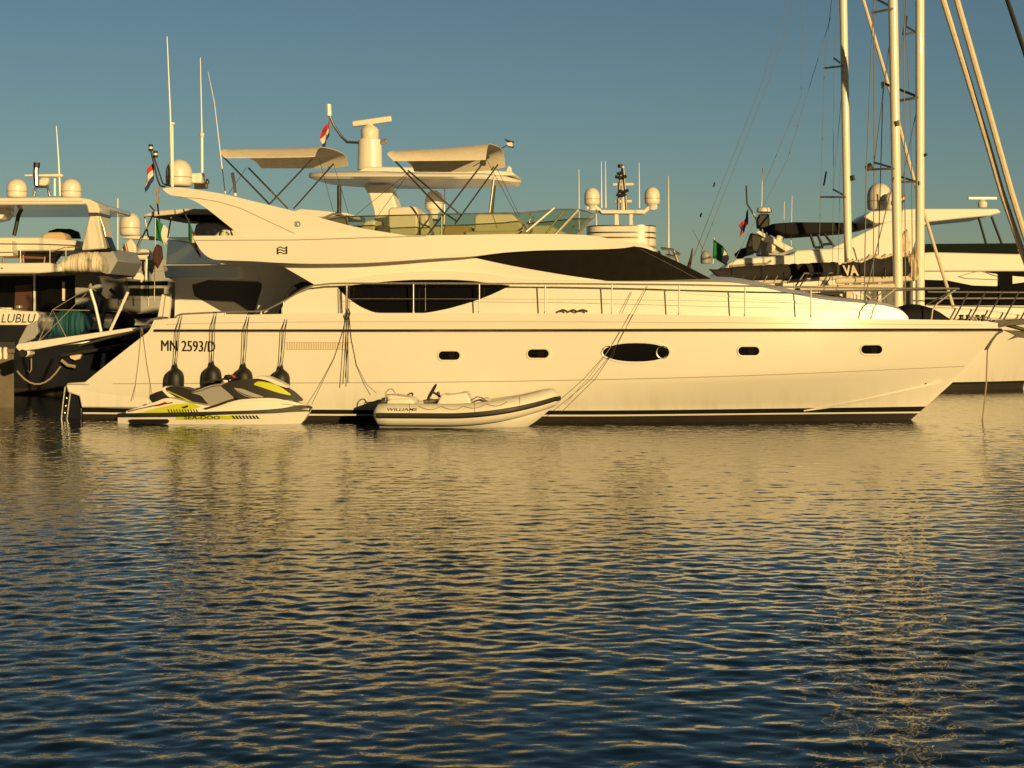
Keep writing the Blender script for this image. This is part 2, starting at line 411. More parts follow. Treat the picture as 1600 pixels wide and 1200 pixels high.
# ------------------------------------------------------------------ the motor yacht
MF = Frame(0, 2.4, 8)
yacht = MF.root('motor_yacht', 'large white flybridge motor yacht, nearest of all, registration lettering on its side', 'yacht')
stem = lin([(1400, 677), (1418, 660), (1447, 635), (1485, 602), (1505, 584), (1544, 543), (1562, 522), (1571, 514), (1573, 508)])
tran = lin([(480, 243), (503, 240), (516, 233), (597, 166), (598, 128), (637, 127), (647, 128), (660, 128), (700, 128)])
ROWS = [  # photo curve, half beam, entry length, entry fullness, material above the row
    (cv([(100, 503), (240, 500), (274, 497), (352, 493), (442, 490.5), (600, 489), (900, 490), (1300, 497), (1420, 499), (1476, 500), (1555, 504), (1573, 508)]), 2.42, 9.5, 2.7),
    (cv([(100, 514), (600, 514), (1300, 513), (1573, 513)]), 2.47, 9.5, 2.7),
    (cv([(100, 519), (600, 519), (1300, 517.5), (1573, 517)]), 2.45, 9.6, 2.6),
    (cv([(100, 600), (300, 599), (740, 596.5), (860, 594.5), (1100, 589), (1240, 584), (1510, 572), (1560, 570)]), 2.44, 9.7, 2.56),
    (cv([(100, 637), (500, 640), (890, 641.5), (1240, 638), (1447, 635), (1500, 634)]), 2.33, 10.6, 1.95),
    (cv([(100, 644), (500, 646.8), (890, 648), (1240, 645), (1500, 642.5)]), 2.32, 10.6, 1.93),
    (cv([(100, 646.5), (500, 649.4), (890, 650.6), (1240, 647.3), (1500, 645)]), 2.31, 10.6, 1.91),
    (cv([(100, 672), (890, 676), (1500, 674)]), 2.18, 10.8, 1.8)]
def stem_px(f):
    lo, hi = 1380., 1573.
    for _ in range(40):
        mid = (lo + hi) / 2
        if f(mid) < stem(mid): lo = mid
        else: hi = mid
    return lo
UE = [MF.uw(stem_px(r[0]), r[0](stem_px(r[0])), 0)[0] for r in ROWS]
def row_at(i, u):
    f, B, Le, p = ROWS[i]; dd = min(max((UE[i] - u) / Le, 0), 1)
    v = max(B * (1 - (1 - dd) ** p), .015)
    if u < -5: v -= .05 * ((-5 - u) / 4) ** 2
    return v, MF.wz(u, v, f(MF.px(u, v)))
def hull_v(u, w):
    pr = [row_at(i, u) for i in range(len(ROWS))]
    ws = [b for a, b in pr][::-1]; vs = [a for a, b in pr][::-1]
    v = float(np.interp(w, ws, vs)); B = .0
    for i, h in ((2, .035), (3, .02)):
        a, b = pr[i], pr[i + 1]
        if b[1] < w < a[1]: v += h * math.sin(math.pi * (a[1] - w) / (a[1] - b[1])) * min(1, v)
    return v
def make_hull():
    mb = MB(); n = 110; full = []
    us = []
    for i, (f, B, Le, p) in enumerate(ROWS):
        px = tran(f(150)); us.append(MF.uw(px, f(px), B)[0])
    def line(i, fr):
        row = []
        for k in range(n + 1):
            t = k / n; t = 1 - (1 - t) ** 1.25
            u = us[i] + (UE[i] - us[i]) * t; v, w = row_at(i, u); row.append((u, v, w))
        return row
    base = [line(i, 0) for i in range(len(ROWS))]
    lines = [base[0]]; mats = []
    for i in range(len(ROWS) - 1):
        sub = {2: 7, 3: 5}.get(i, 1)
        for s in range(1, sub + 1):
            t = s / sub
            bulge = .035 * math.sin(math.pi * t) if i == 2 else (.02 * math.sin(math.pi * t) if i == 3 else 0)
            lines.append([(a[0] + (b[0] - a[0]) * t, a[1] + (b[1] - a[1]) * t + bulge * min(1, a[1]), a[2] + (b[2] - a[2]) * t) for a, b in zip(base[i], base[i + 1])])
            mats.append({4: 1, 5: 2, 6: 3}.get(i, 0))
    for sgn in (-1, 1):
        for j, m in enumerate(mats):
            mb.grid([[(u, sgn * v, w) for u, v, w in lines[j]], [(u, sgn * v, w) for u, v, w in lines[j + 1]]], m)
    # deck and transom
    mb.grid([[(u, -v * q, w - (.02 if abs(q) < 1 else 0)) for u, v, w in lines[0]] for q in (1, .97, .5, 0, -.5, -.97, -1)], 0)
    for j, m in enumerate(mats):
        a, b = lines[j][0], lines[j + 1][0]
        mb.grid([[(a[0], -a[1], a[2]), (a[0], a[1], a[2])], [(b[0], -b[1], b[2]), (b[0], b[1], b[2])]], m)
    h = mb.build('hull', ['gel', 'boot', 'stripe', 'anti'], yacht, smooth=28)
    global HT; HT = BVHTree.FromPolygons(mb.v, mb.f)
    # rub rail, knuckle line, cove line and spray chine
    rr = MB()
    for sgn in (-1, 1):
        pts = []
        u = us[1] + .1
        while u < UE[1] - .05:
            v1, w1 = row_at(1, u); v2, w2 = row_at(2, u); pts.append((u, sgn * (max(v1, v2) + .012), (w1 + w2) / 2)); u += .2
        rr.tube(pts, .030, 8)
    rr.build('rub_rail', 'rub', yacht)
    kn = MB(); pts = []; u = us[3] + .7
    while u < UE[3] - .1:
        v, w = row_at(3, u); pts.append((u, -(v + .004), w)); u += .3
    kn.tube(pts, .008, 6); both(None, kn).build('knuckle_line', 'seam', yacht)
    kn = MB(); pts = []; u = us[0] + .3
    while u < UE[0] - .4:
        v, w = row_at(0, u); v1, w1 = row_at(1, u); pts.append((u, -(v * .5 + v1 * .5 + .004), w * .45 + w1 * .55)); u += .3
    kn.tube(pts, .005, 6); both(None, kn).build('cove_line', 'seam', yacht)
    sc = MB()
    top = lin([(1255, 641), (1300, 633), (1350, 624), (1420, 609), (1476, 598)]); bt = lin([(1255, 643), (1300, 637), (1350, 628.5), (1420, 613), (1476, 599)])
    patch(MF, top, bt, hull_v, seq(1256, 1474, 24), 2, .006, .05, mb=sc).build('spray_chine', 'gel', yacht)
    return us
US = make_hull()
_hv = hull_v
def hull_v(u, w):
    r = HT.ray_cast(Vector((u, -9, w)), Vector((0, 1, 0)))
    return -r[0].y if r[0] is not None and r[0].y < 0 else _hv(u, w)

def smooth01(t): t = min(max(t, 0), 1); return t * t * (3 - 2 * t)
def v_low(u, w): return max(.25, 2.06 - (1.30 * (max(u, 0) / 9) ** 1.8) - .10 * (w - 2.2))
def v_up(u, w):
    t = min(max((u - .3) / 5.0, 0), .998); return max(.05, (1.93 - .16 * (w - 2.9)) * (1 - t ** 2.3) ** .5)
def v_fly(u, w): return 2.26 - .50 * smooth01((u + 2.6) / 5.6) - .10 * (w - 3.6)
NOSE = lambda a, b, n: [a + (b - a) * (1 - (1 - i / n) ** 1.8) for i in range(n + 1)]
# saloon side and the long trunk cabin on the foredeck
lowtop = cv([(440, 482), (447, 468.5), (458, 461), (470, 456), (491, 446), (530, 441), (800, 438), (1000, 440), (1100, 440.5), (1140, 441.5), (1180, 447), (1240, 460), (1300, 470), (1348, 474), (1397, 481.5), (1413, 489), (1420, 497)])
lowbot = cv([(440, 496), (1100, 499), (1430, 506)])
body(MF, lowtop, lowbot, v_low, 440, 1419, ny=8, camber=.10, xs=seq(440, 495, 14) + seq(505, 1395, 60) + seq(1399, 1419, 8)).build('trunk_cabin', 'cabin', yacht, smooth=40)
uptop = cv([(434, 405), (737, 397), (985, 386)])
upbot = lin([(434, 411.5), (491, 444.5), (500, 450), (985, 450)])
body(MF, uptop, upbot, v_up, 434, 985, xs=seq(434, 500, 12) + seq(512, 985, 34), camber=.03).build('saloon_wall', 'cabin', yacht)
# brow over the saloon window
bt_ = cv([(500, 449), (562, 444.5), (612, 439.4), (650, 437.4), (700, 437.2), (737, 439), (762, 442), (850, 444.5)])
bo_ = cv([(500, 447), (560, 434), (620, 427), (680, 424), (740, 426), (800, 434), (850, 442)])
patch(MF, bo_, bt_, v_low, seq(502, 848, 40), 3, .035, .3).build('window_brow', 'cabin', yacht, bevel=.012)
# trunk facet highlight ledge
patch(MF, cv([(860, 446), (1000, 449), (1100, 458), (1200, 466), (1300, 477), (1390, 487)]), cv([(860, 448.5), (1000, 453), (1100, 461), (1200, 470), (1300, 480), (1390, 489)]), v_low, seq(862, 1388, 40), 2, .02, .05).build('cabin_ledge', 'cabin', yacht, bevel=.008)
# windows
wt = cv([(528, 448.5), (562, 444.5), (612, 439), (650, 437), (700, 437), (737, 439), (762, 442.5), (797, 446)])
wb = cv([(528, 449), (537, 459), (550, 470), (570, 482), (590, 488.5), (625, 489.5), (660, 489), (687, 485), (725, 475.5), (765, 461.5), (797, 446.6)])
win = patch(MF, wt, wb, v_low, seq(528.5, 796.5, 50), 5, .014, .03).build('saloon_window', 'blackgl', yacht)
mb = MB()
for x in (646, 665):
    u, v, w = MF.on(x, 441, v_low); u2, v2, w2 = MF.on(x, 486, v_low); mb.tube([(u, -v - .016, w), (u2, -v2 - .016, w2)], .006, 6)
mb.build('window_joint', 'seam', win)
# windscreen under its dark mesh cover, wrapping round the nose
st = cv([(737, 400.5), (790, 394), (840, 391), (950, 389), (975, 387.5), (986, 384.8), (1000, 386), (1020, 392), (1040, 400.5), (1075, 417), (1100, 430), (1122, 441)])
sb = cv([(737, 401.5), (800, 415), (850, 424), (900, 432), (1000, 443), (1060, 445), (1122, 445)])
ws = body(MF, st, sb, v_up, 738, 1121, xs=seq(738, 985, 36) + seq(992, 1118, 24), camber=.015, off=.02).build('windscreen', 'mesh', yacht, smooth=50)
mb = MB()
u0, v0, w0 = MF.on(1012, 391, v_up); u1, v1, w1 = MF.on(1104, 441, v_up); P = []
for i in range(13):
    t = i / 12; u, v, w = MF.on(1000 + 100 * t, 389 + 52 * t, v_up); P.append((u, -v - .03, w))
both(None, mb.tube(P, .012, 6)).build('cover_seam', 'black', ws)
for x in (740, 771, 801, 834, 866, 898, 930, 962):
    u, v, w = MF.on(x, st(x) - .2, v_up); both(None, MB().lathe([(.002, -.012), (.014, -.008), (.014, .008), (.002, .012)], (u, -v - .035, w), 8, axis='y')).build('cover_stud', 'dsteel', ws)
# flybridge moulding
ft = cv([(302, 368.5), (381, 368), (460, 367.5), (640, 368), (719, 367), (834, 365.6), (920, 367.6), (948, 372), (973, 378.5), (990, 383.5)])
fb = cv([(302, 371), (307, 380), (312, 389), (318, 396), (325, 401.5), (335, 405.5), (360, 407), (392, 408), (434, 410.5), (494, 412), (562, 411), (625, 407.5), (675, 404), (737, 400.5), (790, 394.4), (840, 391.4), (950, 389), (975, 387.5), (990, 385)])
fly = body(MF, ft, fb, v_fly, 302, 989, xs=seq(302, 340, 14) + seq(352, 989, 50), ny=7, camber=.01).build('flybridge', 'cabin', yacht, smooth=40)
mb = MB(); P = []
for i in range(40):
    x = 306 + 360 * i / 39; y = 375.5 - 1.2 * (i / 39) - (5.5 * max(0, (x - 460) / 206)); u, v, w = MF.on(x, y, v_fly); P.append((u, -v - .004, w))
mb.tube(P, .009, 6); both(None, mb).build('moulding_line', 'seam', fly)
mb = MB(); P = []
for i in range(30):
    x = 440 + 50 * i / 29; y = 411 + .6; u, v, w = MF.on(x, y, v_fly); P.append((u, -v - .004, w))
# rounded after end of the flybridge deck and the cockpit bulkhead below it
def apse(pxl, ytop, ybot, half, ufront, name, m, lean=0.):
    ul = MF.uw(pxl, 390, 0)[0]; mb = MB(); rows = []
    wt_, wb_ = MF.wz(ul, 0, ytop), MF.wz(ul, 0, ybot)
    for w, s in ((wb_, 0), ((wt_ * .5 + wb_ * .5), lean * .5), (wt_, lean)):
        ring = []
        for i in range(25):
            q = math.pi / 2 * (i / 12 - 1); ring.append((ufront - (ufront - ul - s) * max(0, math.cos(q)) ** .55, half * math.sin(q), w))
        rows.append(ring)
    mb.ring(rows); return mb.build(name, m, yacht, bevel=.02)
uf = MF.uw(345, 390, 2)[0]
def quarter(poly, va, vb, xa, xb, name, m):
    """upright panel running diagonally across the after end"""
    b = MB(); f = []; r = []
    for x, y in poly:
        v = va + (vb - va) * (x - xa) / (xb - xa); u, w = MF.uw(x, y, v); f.append((u, -v, w)); r.append((u + .12, -v + .1, w))
    b.prism(f, r); return b.build(name, m, yacht, bevel=.02)
quarter([(262, 374), (300, 380), (345, 392), (345, 413), (259, 413)], -1.9, 2.0, 258, 345, 'aft_coaming', 'cabin')
quarter([(258, 370.5), (290, 370.5), (345, 371), (345, 391), (300, 381), (280, 376)], -1.85, 2.05, 258, 345, 'aft_coaming_cap', 'cabin')
quarter([(254, 415), (370, 414), (372, 435), (258, 434)], -1.9, .6, 258, 372, 'aft_fascia', 'cabin')
letters(MF, '~', 282, 432, 6, 14, lambda u, w: -1.65, 'bird_emblem', 'ink', yacht, bold=.05)
mb = MB(); slab(MF, [(262, 434), (334, 432), (338, 408), (452, 407), (452, 497), (272, 497), (273, 440)], -1.75, -1.85, mb=mb)
fw = mb.build('cockpit_side_wing', 'cabin', yacht, bevel=.02)
mb = MB(); slab(MF, [(325, 437.5), (403, 440), (409, 444), (408, 452), (396, 491), (354, 491), (303, 462), (300, 445)], -1.735, -1.76, mb=mb); mb.build('wing_window', 'tinted', fw, bevel=.006)
mb = MB(); slab(MF, [(253, 460), (266, 459), (263, 498), (246, 498)], -1.5, -1.62, mb=mb); slab(MF, [(258, 461), (259.5, 461), (254.5, 497), (253, 497)], -1.49, -1.5, mi=1, mb=mb)
mb.build('stern_pillar', ['cabin', 'seam'], yacht)
mb = MB(); slab(MF, [(400, 409), (440, 409), (491, 440), (491, 450), (446, 476), (444, 494), (398, 494), (408, 455), (409, 440)], -1.0, -1.6, mb=mb); mb.build('saloon_bulkhead', 'cabin', yacht, bevel=.03)
mb = MB(); slab(MF, [(491, 442.5), (470, 447), (455, 456), (448, 466), (445, 480), (440, 492), (434, 492), (440, 474), (446, 460), (456, 447), (472, 440)], 1.2, .9, mb=mb); mb.build('bulkhead_frame', 'black', yacht, bevel=.01)
# radar arch: two raked wings and the bridge between them
at = cv([(254, 294), (275, 292.5), (312, 297), (355, 304.5), (390, 313), (450, 327.5), (510, 343), (560, 355.5), (598, 362), (640, 368.6)])
ab = cv([(254, 295), (258, 299.5), (267, 305), (285, 307.8), (300, 312.5), (317, 322), (337, 337), (357, 353), (381, 369.5), (400, 371), (640, 371)])
def v_arch(u, w): return 2.16 - .07 * (w - 4.2)
mb = MB(); patch(MF, at, ab, v_arch, seq(254.5, 300, 14) + seq(306, 380, 16) + seq(390, 640, 24), 5, 0., .30, mb=mb)
arch = mb.build('radar_arch', 'cabin', yacht, bevel=.03, smooth=45)
mb = MB(); P1 = []; P2 = []
for x in (256, 262, 275, 300, 320, 335):
    u, v, w = MF.on(x, at(x) + 1.5, v_arch); P1.append((u, w)); u, v, w = MF.on(x, at(x) + 9, v_arch); P2.append((u, w))
P2[0] = (P2[0][0], P1[0][1] - .04)
pl = P1 + P2[::-1]
mb.prism([(u, -1.9, w) for u, w in pl], [(u, 1.9, w) for u, w in pl]); mb.build('arch_bridge', 'cabin', arch, bevel=.02)
mb = MB(); P = []
for x, y in ((286, 308.5), (310, 310), (340, 315), (375, 325), (420, 346), (460, 365)):
    u, v, w = MF.on(x, y, v_arch); P.append((u, -v - .003, w))
mb.tube(P, .008, 6); mb.build('arch_crease', 'seam', arch)
# radome, aerials and signal mast on the arch
def dome(fr, px, ytop, ybot, rpx, v, name, parent, m='radome', seam=True, ped=0):
    u, w = fr.uw(px, ybot, v); sc = fr.dep(u, v) / FPX; r = rpx * sc; h = (ybot - ytop) * sc
    mb = MB()
    if ped:
        mb.lathe([(r * .45, -ped * sc), (r * .5, -ped * sc * .4), (r * .8, 0)], (u, -v, w), 20)
    mb.lathe(dome_prof(r, h), (u, -v, w), 28)
    d = mb.build(name, m, parent, smooth=50)
    if seam:
        s = MB(); s.lathe([(r * 1.004, h * .3), (r * 1.008, h * .31), (r * 1.008, h * .325), (r * 1.004, h * .335)], (u, -v, w), 28); s.build('dome_seam', 'seam', d)
    return d
dome(MF, 279.5, 248.5, 291, 20.5, .3, 'radome', yacht)
def pole(fr, pts, v, r, name, m, parent, r2=None, k=8, mb=None):
    b = mb or MB(); b.tube([fr.L(x, y, v) for x, y in pts], r, k, r2=r2)
    return b if mb else b.build(name, m, parent)
pole(MF, [(269, 292), (266, 175), (261, 57)], 1.0, .028, 'whip_aerial', 'white', yacht, r2=.012)
mb = MB(); pole(MF, [(270.5, 292), (269.5, 196)], .9, .022, '', '', None, mb=mb); u, w = MF.uw(269, 196, .9)
mb.lathe([(.03, -.06), (.03, 0), (.07, .03), (.07, .06), (.01, .07)], (u, -.9, w), 12); mb.build('gps_aerial', 'white', yacht)
mb = MB(); pole(MF, [(316, 292), (315.5, 208)], -.6, .035, '', '', None, mb=mb); pole(MF, [(315.5, 212), (313, 90)], -.6, .02, '', '', None, r2=.009, mb=mb)
u, w = MF.uw(315.5, 210, -.6); mb.lathe([(.03, -.08), (.06, -.02), (.06, .02), (.02, .06)], (u, .6, w), 12); mb.build('whip_aerial', 'white', yacht)
mb = MB(); u, w = MF.uw(309, 279, 0); mb.box((u, 0, w), (.27, .3, .24)); mb.build('aerial_box', 'white', yacht, bevel=.03)
mb = MB(); u, w = MF.uw(314, 291, .2); mb.box((u, -.2, w), (.3, .12, .12)); mb.lathe([(.05, 0), (.06, .05), (.02, .12)], (u + .15, -.2, w + .05), 10); mb.build('horn', 'dsteel', yacht, bevel=.01)
pole(MF, [(352, 302), (345, 245), (335, 160), (325, 112)], -1.0, .016, 'whip_aerial', 'white', yacht, r2=.005)
pole(MF, [(368, 306), (366, 287), (363, 270)], -1.2, .035, 'mushroom_aerial', 'white', yacht, r2=.045)
mb = MB()
pole(MF, [(258, 292), (250, 290), (246, 280), (236, 236)], .6, .022, '', '', None, mb=mb); pole(MF, [(261, 290), (254, 286), (240, 243)], .45, .018, '', '', None, mb=mb)
lm = mb.build('signal_mast', 'black', yacht)
for x, y, v in ((235.5, 236, .6), (243, 246, .45)):
    u, w = MF.uw(x, y, v); b = MB(); b.lathe([(.05, 0), (.055, .02), (.055, .05)], (u, -v, w), 12, 0); b.lathe([(.045, .05), (.045, .10)], (u, -v, w), 12, 1); b.lathe([(.055, .10), (.05, .15), (.01, .16)], (u, -v, w), 12, 0); b.build('navigation_light', ['black', 'white'], lm)
b = flagmesh(.55, .42, ['fred', 'fwhite', 'fblue'], 5, .9); place(b, MF.L(238, 252, .5), rz=2.9); b.build('ensign', ['fred', 'fwhite', 'fblue'], lm, smooth=60)
mb = MB(); pole(MF, [(306, 376), (296, 350), (286.5, 327)], 1.2, .016, '', '', None, mb=mb); fs = mb.build('flag_staff', 'black', yacht)
b = flagmesh(.75, .5, ['fgreen', 'fwhite', 'fred'], 9, .85, kind='v'); place(b, MF.L(292, 340, 1.2), rz=.2); b.build('ensign', ['fgreen', 'fwhite', 'fred'], fs, smooth=60)
# lettering and emblems
letters(MF, 'MN 2593/D', 252, 548, 16.5, 84, hull_v, 'registration_lettering', 'ink', yacht, tilt=.02)
letters(MF, 'MN 2593/D', 252.8, 548, 16.5, 84, hull_v, 'registration_lettering', 'ink', yacht, tilt=.02, off=.012)
def v_flyo(u, w): return v_fly(u, w)
mb = MB()
for pts in ([(432.5, 387), (435, 387), (435, 398), (432.5, 397)], [(446.5, 385.5), (449, 384.5), (449, 396.5), (446.5, 397.5)]):
    mb.prism([(u, -v - .006, w) for u, v, w in [MF.on(x, y, v_fly) for x, y in pts]], [(u, -v + .004, w) for u, v, w in [MF.on(x, y, v_fly) for x, y in pts]])
for y0 in (387.5, 391.6, 395.8):
    t = []; bb = []
    for i in range(11):
        x = 434.5 + 12.5 * i / 10; y = y0 + 1.3 * math.sin(2 * math.pi * (i / 10) ) * -1 - 1.0 * i / 10
        t.append((x, y - .85)); bb.append((x, y + .85))
    p = [MF.on(x, y, v_fly) for x, y in t + bb[::-1]]
    mb.prism([(u, -v - .006, w) for u, v, w in p], [(u, -v + .004, w) for u, v, w in p])
mb.build('emblem', 'ink', yacht, smooth=0)
letters(MF, 'ID', 461, 354, 8, 9, v_arch, 'arch_sticker', 'tealink', arch, bold=.02)
# side grille
mb = MB()
for i in range(26):
    x = 448 + 3.75 * i; y1 = 545.5 - max(0, (i - 22) * 2.2)
    p = [MF.on(a, b_, hull_v) for a, b_ in ((x, 535.5), (x + 2.2, 535.5), (x + 2.2, y1), (x, y1))]
    mb.prism([(u, -v - .006, w) for u, v, w in p], [(u, -v + .01, w) for u, v, w in p])
for y in (535, 546):
    p = [MF.on(a, b_, hull_v) for a, b_ in ((447, y - .5), (551 - (10 if y > 540 else 0), y - .5), (551 - (10 if y > 540 else 0), y + .5), (447, y + .5))]
    mb.prism([(u, -v - .012, w) for u, v, w in p], [(u, -v + .01, w) for u, v, w in p])
mb.build('vent_grille', 'tan', yacht, smooth=0)
# portholes
def stadium(cx, cy, hw, hh, n=10, tilt=0.):
    r = hh; p = []
    for i in range(n + 1):
        q = -math.pi / 2 + math.pi * i / n; p.append((cx + hw - r + r * math.cos(q), cy + r * math.sin(q)))
    for i in range(n + 1):
        q = math.pi / 2 + math.pi * i / n; p.append((cx - hw + r + r * math.cos(q), cy + r * math.sin(q)))
    return [(x, y + tilt * (x - cx)) for x, y in p]
def ringpatch(outer, inner, off, mb, mi=0):
    a = [MF.on(x, y, hull_v) for x, y in outer]; b = [MF.on(x, y, hull_v) for x, y in inner]
    r0 = [(u, -v + .02, w) for u, v, w in a]; r1 = [(u, -v - off, w) for u, v, w in a]; r2 = [(u, -v - off * .8, w) for u, v, w in b]; r3 = [(u, -v + .02, w) for u, v, w in b]
    mb.grid([r0, r1, r2, r3], mi, True)
def porthole(cx, cy, hw=17, hh=7.2):
    mb = MB(); ringpatch(stadium(cx + 1, cy, hw + 2.2, hh + 2.2), stadium(cx, cy, hw - .5, hh - .5), .022, mb)
    o = mb.build('porthole', 'stripe', yacht)
    lid(MF, stadium(cx, cy, hw, hh), hull_v, .012, MB()).build('pane', 'blackgl', o)
    lid(MF, stadium(cx + 4, cy + .5, 5, hh - 1.5), hull_v, .015, MB()).build('inner_blind', 'mesh', o)
for cx, cy in ((702, 555.5), (841, 552.5), (1170, 548.5), (1362, 546)): porthole(cx, cy)
mb = MB(); ot = []; it = []
def lens(cx, cy, hw, hh, n=36):
    p = []
    for i in range(n):
        q = 2 * math.pi * i / n; c, s_ = math.cos(q), math.sin(q)
        x = hw * math.copysign(abs(c) ** .8, c); y = hh * math.copysign(abs(s_) ** .95, s_) * (1 - .12 * (x / hw) ** 2); p.append((cx + x, cy + y))
    return p
ringpatch(lens(994.5, 550.5, 55, 17.5), lens(994, 550.5, 52, 14.5), .024, mb)
o = mb.build('hull_window', 'stripe', yacht)
lid(MF, lens(994, 550.5, 53, 15), hull_v, .014, MB()).build('pane', 'blackgl', o)
for cx in (950.5, 1035.5):
    circ = lambda r: [(cx + r * math.cos(2 * math.pi * i / 24), 550.5 + r * math.sin(2 * math.pi * i / 24)) for i in range(24)]
    b = MB(); ringpatch(circ(10.2), circ(8.7), .026, b); b.build('round_porthole', 'dsteel', o)
# swim platform, its dark under-frame, boarding ladder
pf = [(102.5, 602), (105, 598.5), (168, 595), (232, 599), (232, 637), (127, 637), (123.5, 619), (106, 613.5)]
mb = MB(); slab(MF, pf, 2.37, -2.37, mb=mb); sp = mb.build('swim_platform', 'gel', yacht, bevel=.03)
mb = MB(); slab(MF, [(105, 599.6), (213, 599.6), (213, 601.4), (104, 601.4)], 2.385, 2.36, mb=mb); mb.build('platform_trim', 'seam', sp)
mb = MB(); slab(MF, [(107, 614), (123, 619), (128, 637), (128, 672), (104, 672)], 2.2, -2.2, mb=mb); mb.build('transom_skirt', 'navy', yacht, bevel=.02)
mb = MB()
for v in (2.32, 1.95):
    mb.tube([MF.L(102, 604, v), MF.L(99, 625, v), MF.L(95, 664, v)], .018, 8)
    mb.tube([MF.L(110, 613, v), MF.L(108, 628, v), MF.L(103, 668, v)], .018, 8)
for y, a, b_ in ((622, 99.5, 109), (634, 98, 107.5), (645, 97, 106), (656, 96, 105)):
    for q in range(3):
        t = q / 2; mb.tube([MF.L(a + (b_ - a) * t, y, 2.32), MF.L(a + (b_ - a) * t, y, 1.95)], .013, 6)
mb.build('boarding_ladder', 'steel', yacht)
# gunwale rails
def v_deck(u, w): return max(row_at(0, u)[0] - .10, .04)
railpts = [(272, 499), (276, 493.5), (283, 490.8), (340, 488), (404, 486.5), (416, 484.5), (446, 469), (470, 454.5), (490, 446), (518, 443.2), (545, 442.6), (700, 443), (900, 443.6), (1060, 445), (1164, 447), (1265, 449.3), (1340, 450), (1402, 450.6)]
mb = MB(); P = []
for x, y in railpts:
    u, v, w = MF.on(x, y, v_deck); P.append((u, -v, w))
PB = P[-1]
both(None, mb.tube(P, .019, 8)).build('guard_rail', 'steel', yacht); mb = MB()
ub, wb_ = MF.uw(1498, 451, 0); 
mb.tube([PB] + [(PB[0] + (ub - PB[0]) * t, PB[1] * (1 - t) ** .55, PB[2] + (wb_ - PB[2]) * t) for t in (.3, .55, .75, .9, .97, 1)] +
        [(PB[0] + (ub - PB[0]) * t, -PB[1] * (1 - t) ** .55, PB[2] + (wb_ - PB[2]) * t) for t in (.97, .9, .75, .55, .3)] + [(PB[0], -PB[1], PB[2])], .019, 8)
mb.build('bow_rail', 'steel', yacht)
railY = lin(railpts)
for sgn in (1, -1):
    for x0, y0, x1 in ((352, 493, 352), (408, 492, 408), (443, 490.5, 443), (542, 489.5, 542), (646, 489.5, 646), (749, 489.5, 749), (852, 490, 852), (956, 491.5, 956), (1061, 493, 1061), (1164, 494.5, 1164), (1267, 496.5, 1267), (1361, 499, 1400)):
        u, v, w = MF.on(x0, y0 + 1, v_deck); u2, v2, w2 = MF.on(x1, railY(x1), v_deck)
        b = MB(); n = 6
        if x1 != x0: b.tube([(u, -v * sgn, w), (u + .05, -v * sgn, w + .25), (u + .15, -v * sgn, w + .38), (u2, -v2 * sgn, w2)], .016, 8)
        else: b.tube([(u, -v * sgn, w), (u2, -v2 * sgn, w2)], .015, 8)
        b.lathe([(.03, 0), (.026, .05), (.016, .07)], (u, -v * sgn, w), 8)
        b.build('stanchion', 'post', yacht)
    u, v, w = MF.on(1455, 500, v_deck); b = MB()
    b.tube([(u, -v * sgn, w), (u + .03, -v * sgn, w + .22), (u + .12, -v * sgn, w + .35), (ub - .05, -.10 * sgn, wb_)], .017, 8); b.build('stanchion', 'post', yacht)
mb = MB(); P = []
for x in seq(542, 1361, 30):
    u, v, w = MF.on(x, (railY(x) + ROWS[0][0](x)) / 2 + 1, v_deck); P.append((u, -v, w))
both(None, mb.tube(P, .0045, 5)).build('lifeline', 'steel', yacht)
# covered hatch box, windlass clutter, bow roller with anchor
mb = MB(); u0, w0 = MF.uw(1394, 498, 0); u1, _ = MF.uw(1480, 498, 0); rows = []
for t, h, hw in ((0, .02, .5), (.05, .16, .62), (.12, .27, .68), (.3, .33, .70), (.5, .31, .66), (.7, .24, .58), (.85, .15, .48), (1, .02, .40)):
    u = u0 + (u1 - u0) * t; rows.append([(u, hw * math.cos(q), w0 - .05 + (h + .05) * max(0, math.sin(q)) ** .6) for q in [math.pi * i / 14 for i in range(15)]])
mb.ring(rows); mb.build('covered_dinghy_locker', 'canvasdk', yacht, smooth=50)
mb = MB()
for x, y, r, v in ((1502, 496.5, .07, .35), (1512, 497, .06, -.2), (1536, 499, .05, .3), (1527, 498, .06, .1)):
    u, w = MF.uw(x, 501, v); MB().lathe([(r, 0), (r * 1.1, .03), (r * .6, .05), (r * .6, .09), (r, .11), (r * .4, .13)], (u, -v, w), 14).build('windlass_drum', 'anchor', yacht)
mb = MB()
for x in (1519, 1530, 1541):
    u, w = MF.uw(x, 502, .25); mb.tube([(u - .11, -.25, w), (u - .07, -.25, w + .09), (u + .07, -.25, w + .09), (u + .11, -.25, w)], .016, 8)
mb.build('bow_cleat', 'steel', yacht)
mb = MB()
for v in (.14, -.14): slab(MF, [(1550, 502), (1575, 500.5), (1600, 498), (1612, 500), (1608, 507), (1575, 509), (1562, 512)], v, v - .03, mb=mb)
u, w = MF.uw(1606, 503, 0); mb.lathe([(.05, -.14), (.06, 0), (.05, .14)], (u, 0, w), 12, axis='y')
br = mb.build('bow_roller', 'anchor', yacht, bevel=.006)
mb = MB()
mb.tube([MF.L(1545, 503, 0), MF.L(1575, 508, 0), MF.L(1600, 515, 0), MF.L(1612, 524, 0)], .045, 8)
slab(MF, [(1566, 515), (1592, 517), (1622, 520), (1616, 530), (1590, 527), (1574, 532), (1586, 524)], .16, .12, mb=mb)
slab(MF, [(1566, 515), (1592, 517), (1622, 520), (1616, 530), (1590, 527), (1574, 532), (1586, 524)], -.12, -.16, mb=mb)
slab(MF, [(1586, 516), (1612, 519), (1606, 528), (1588, 524)], .12, -.12, mb=mb)
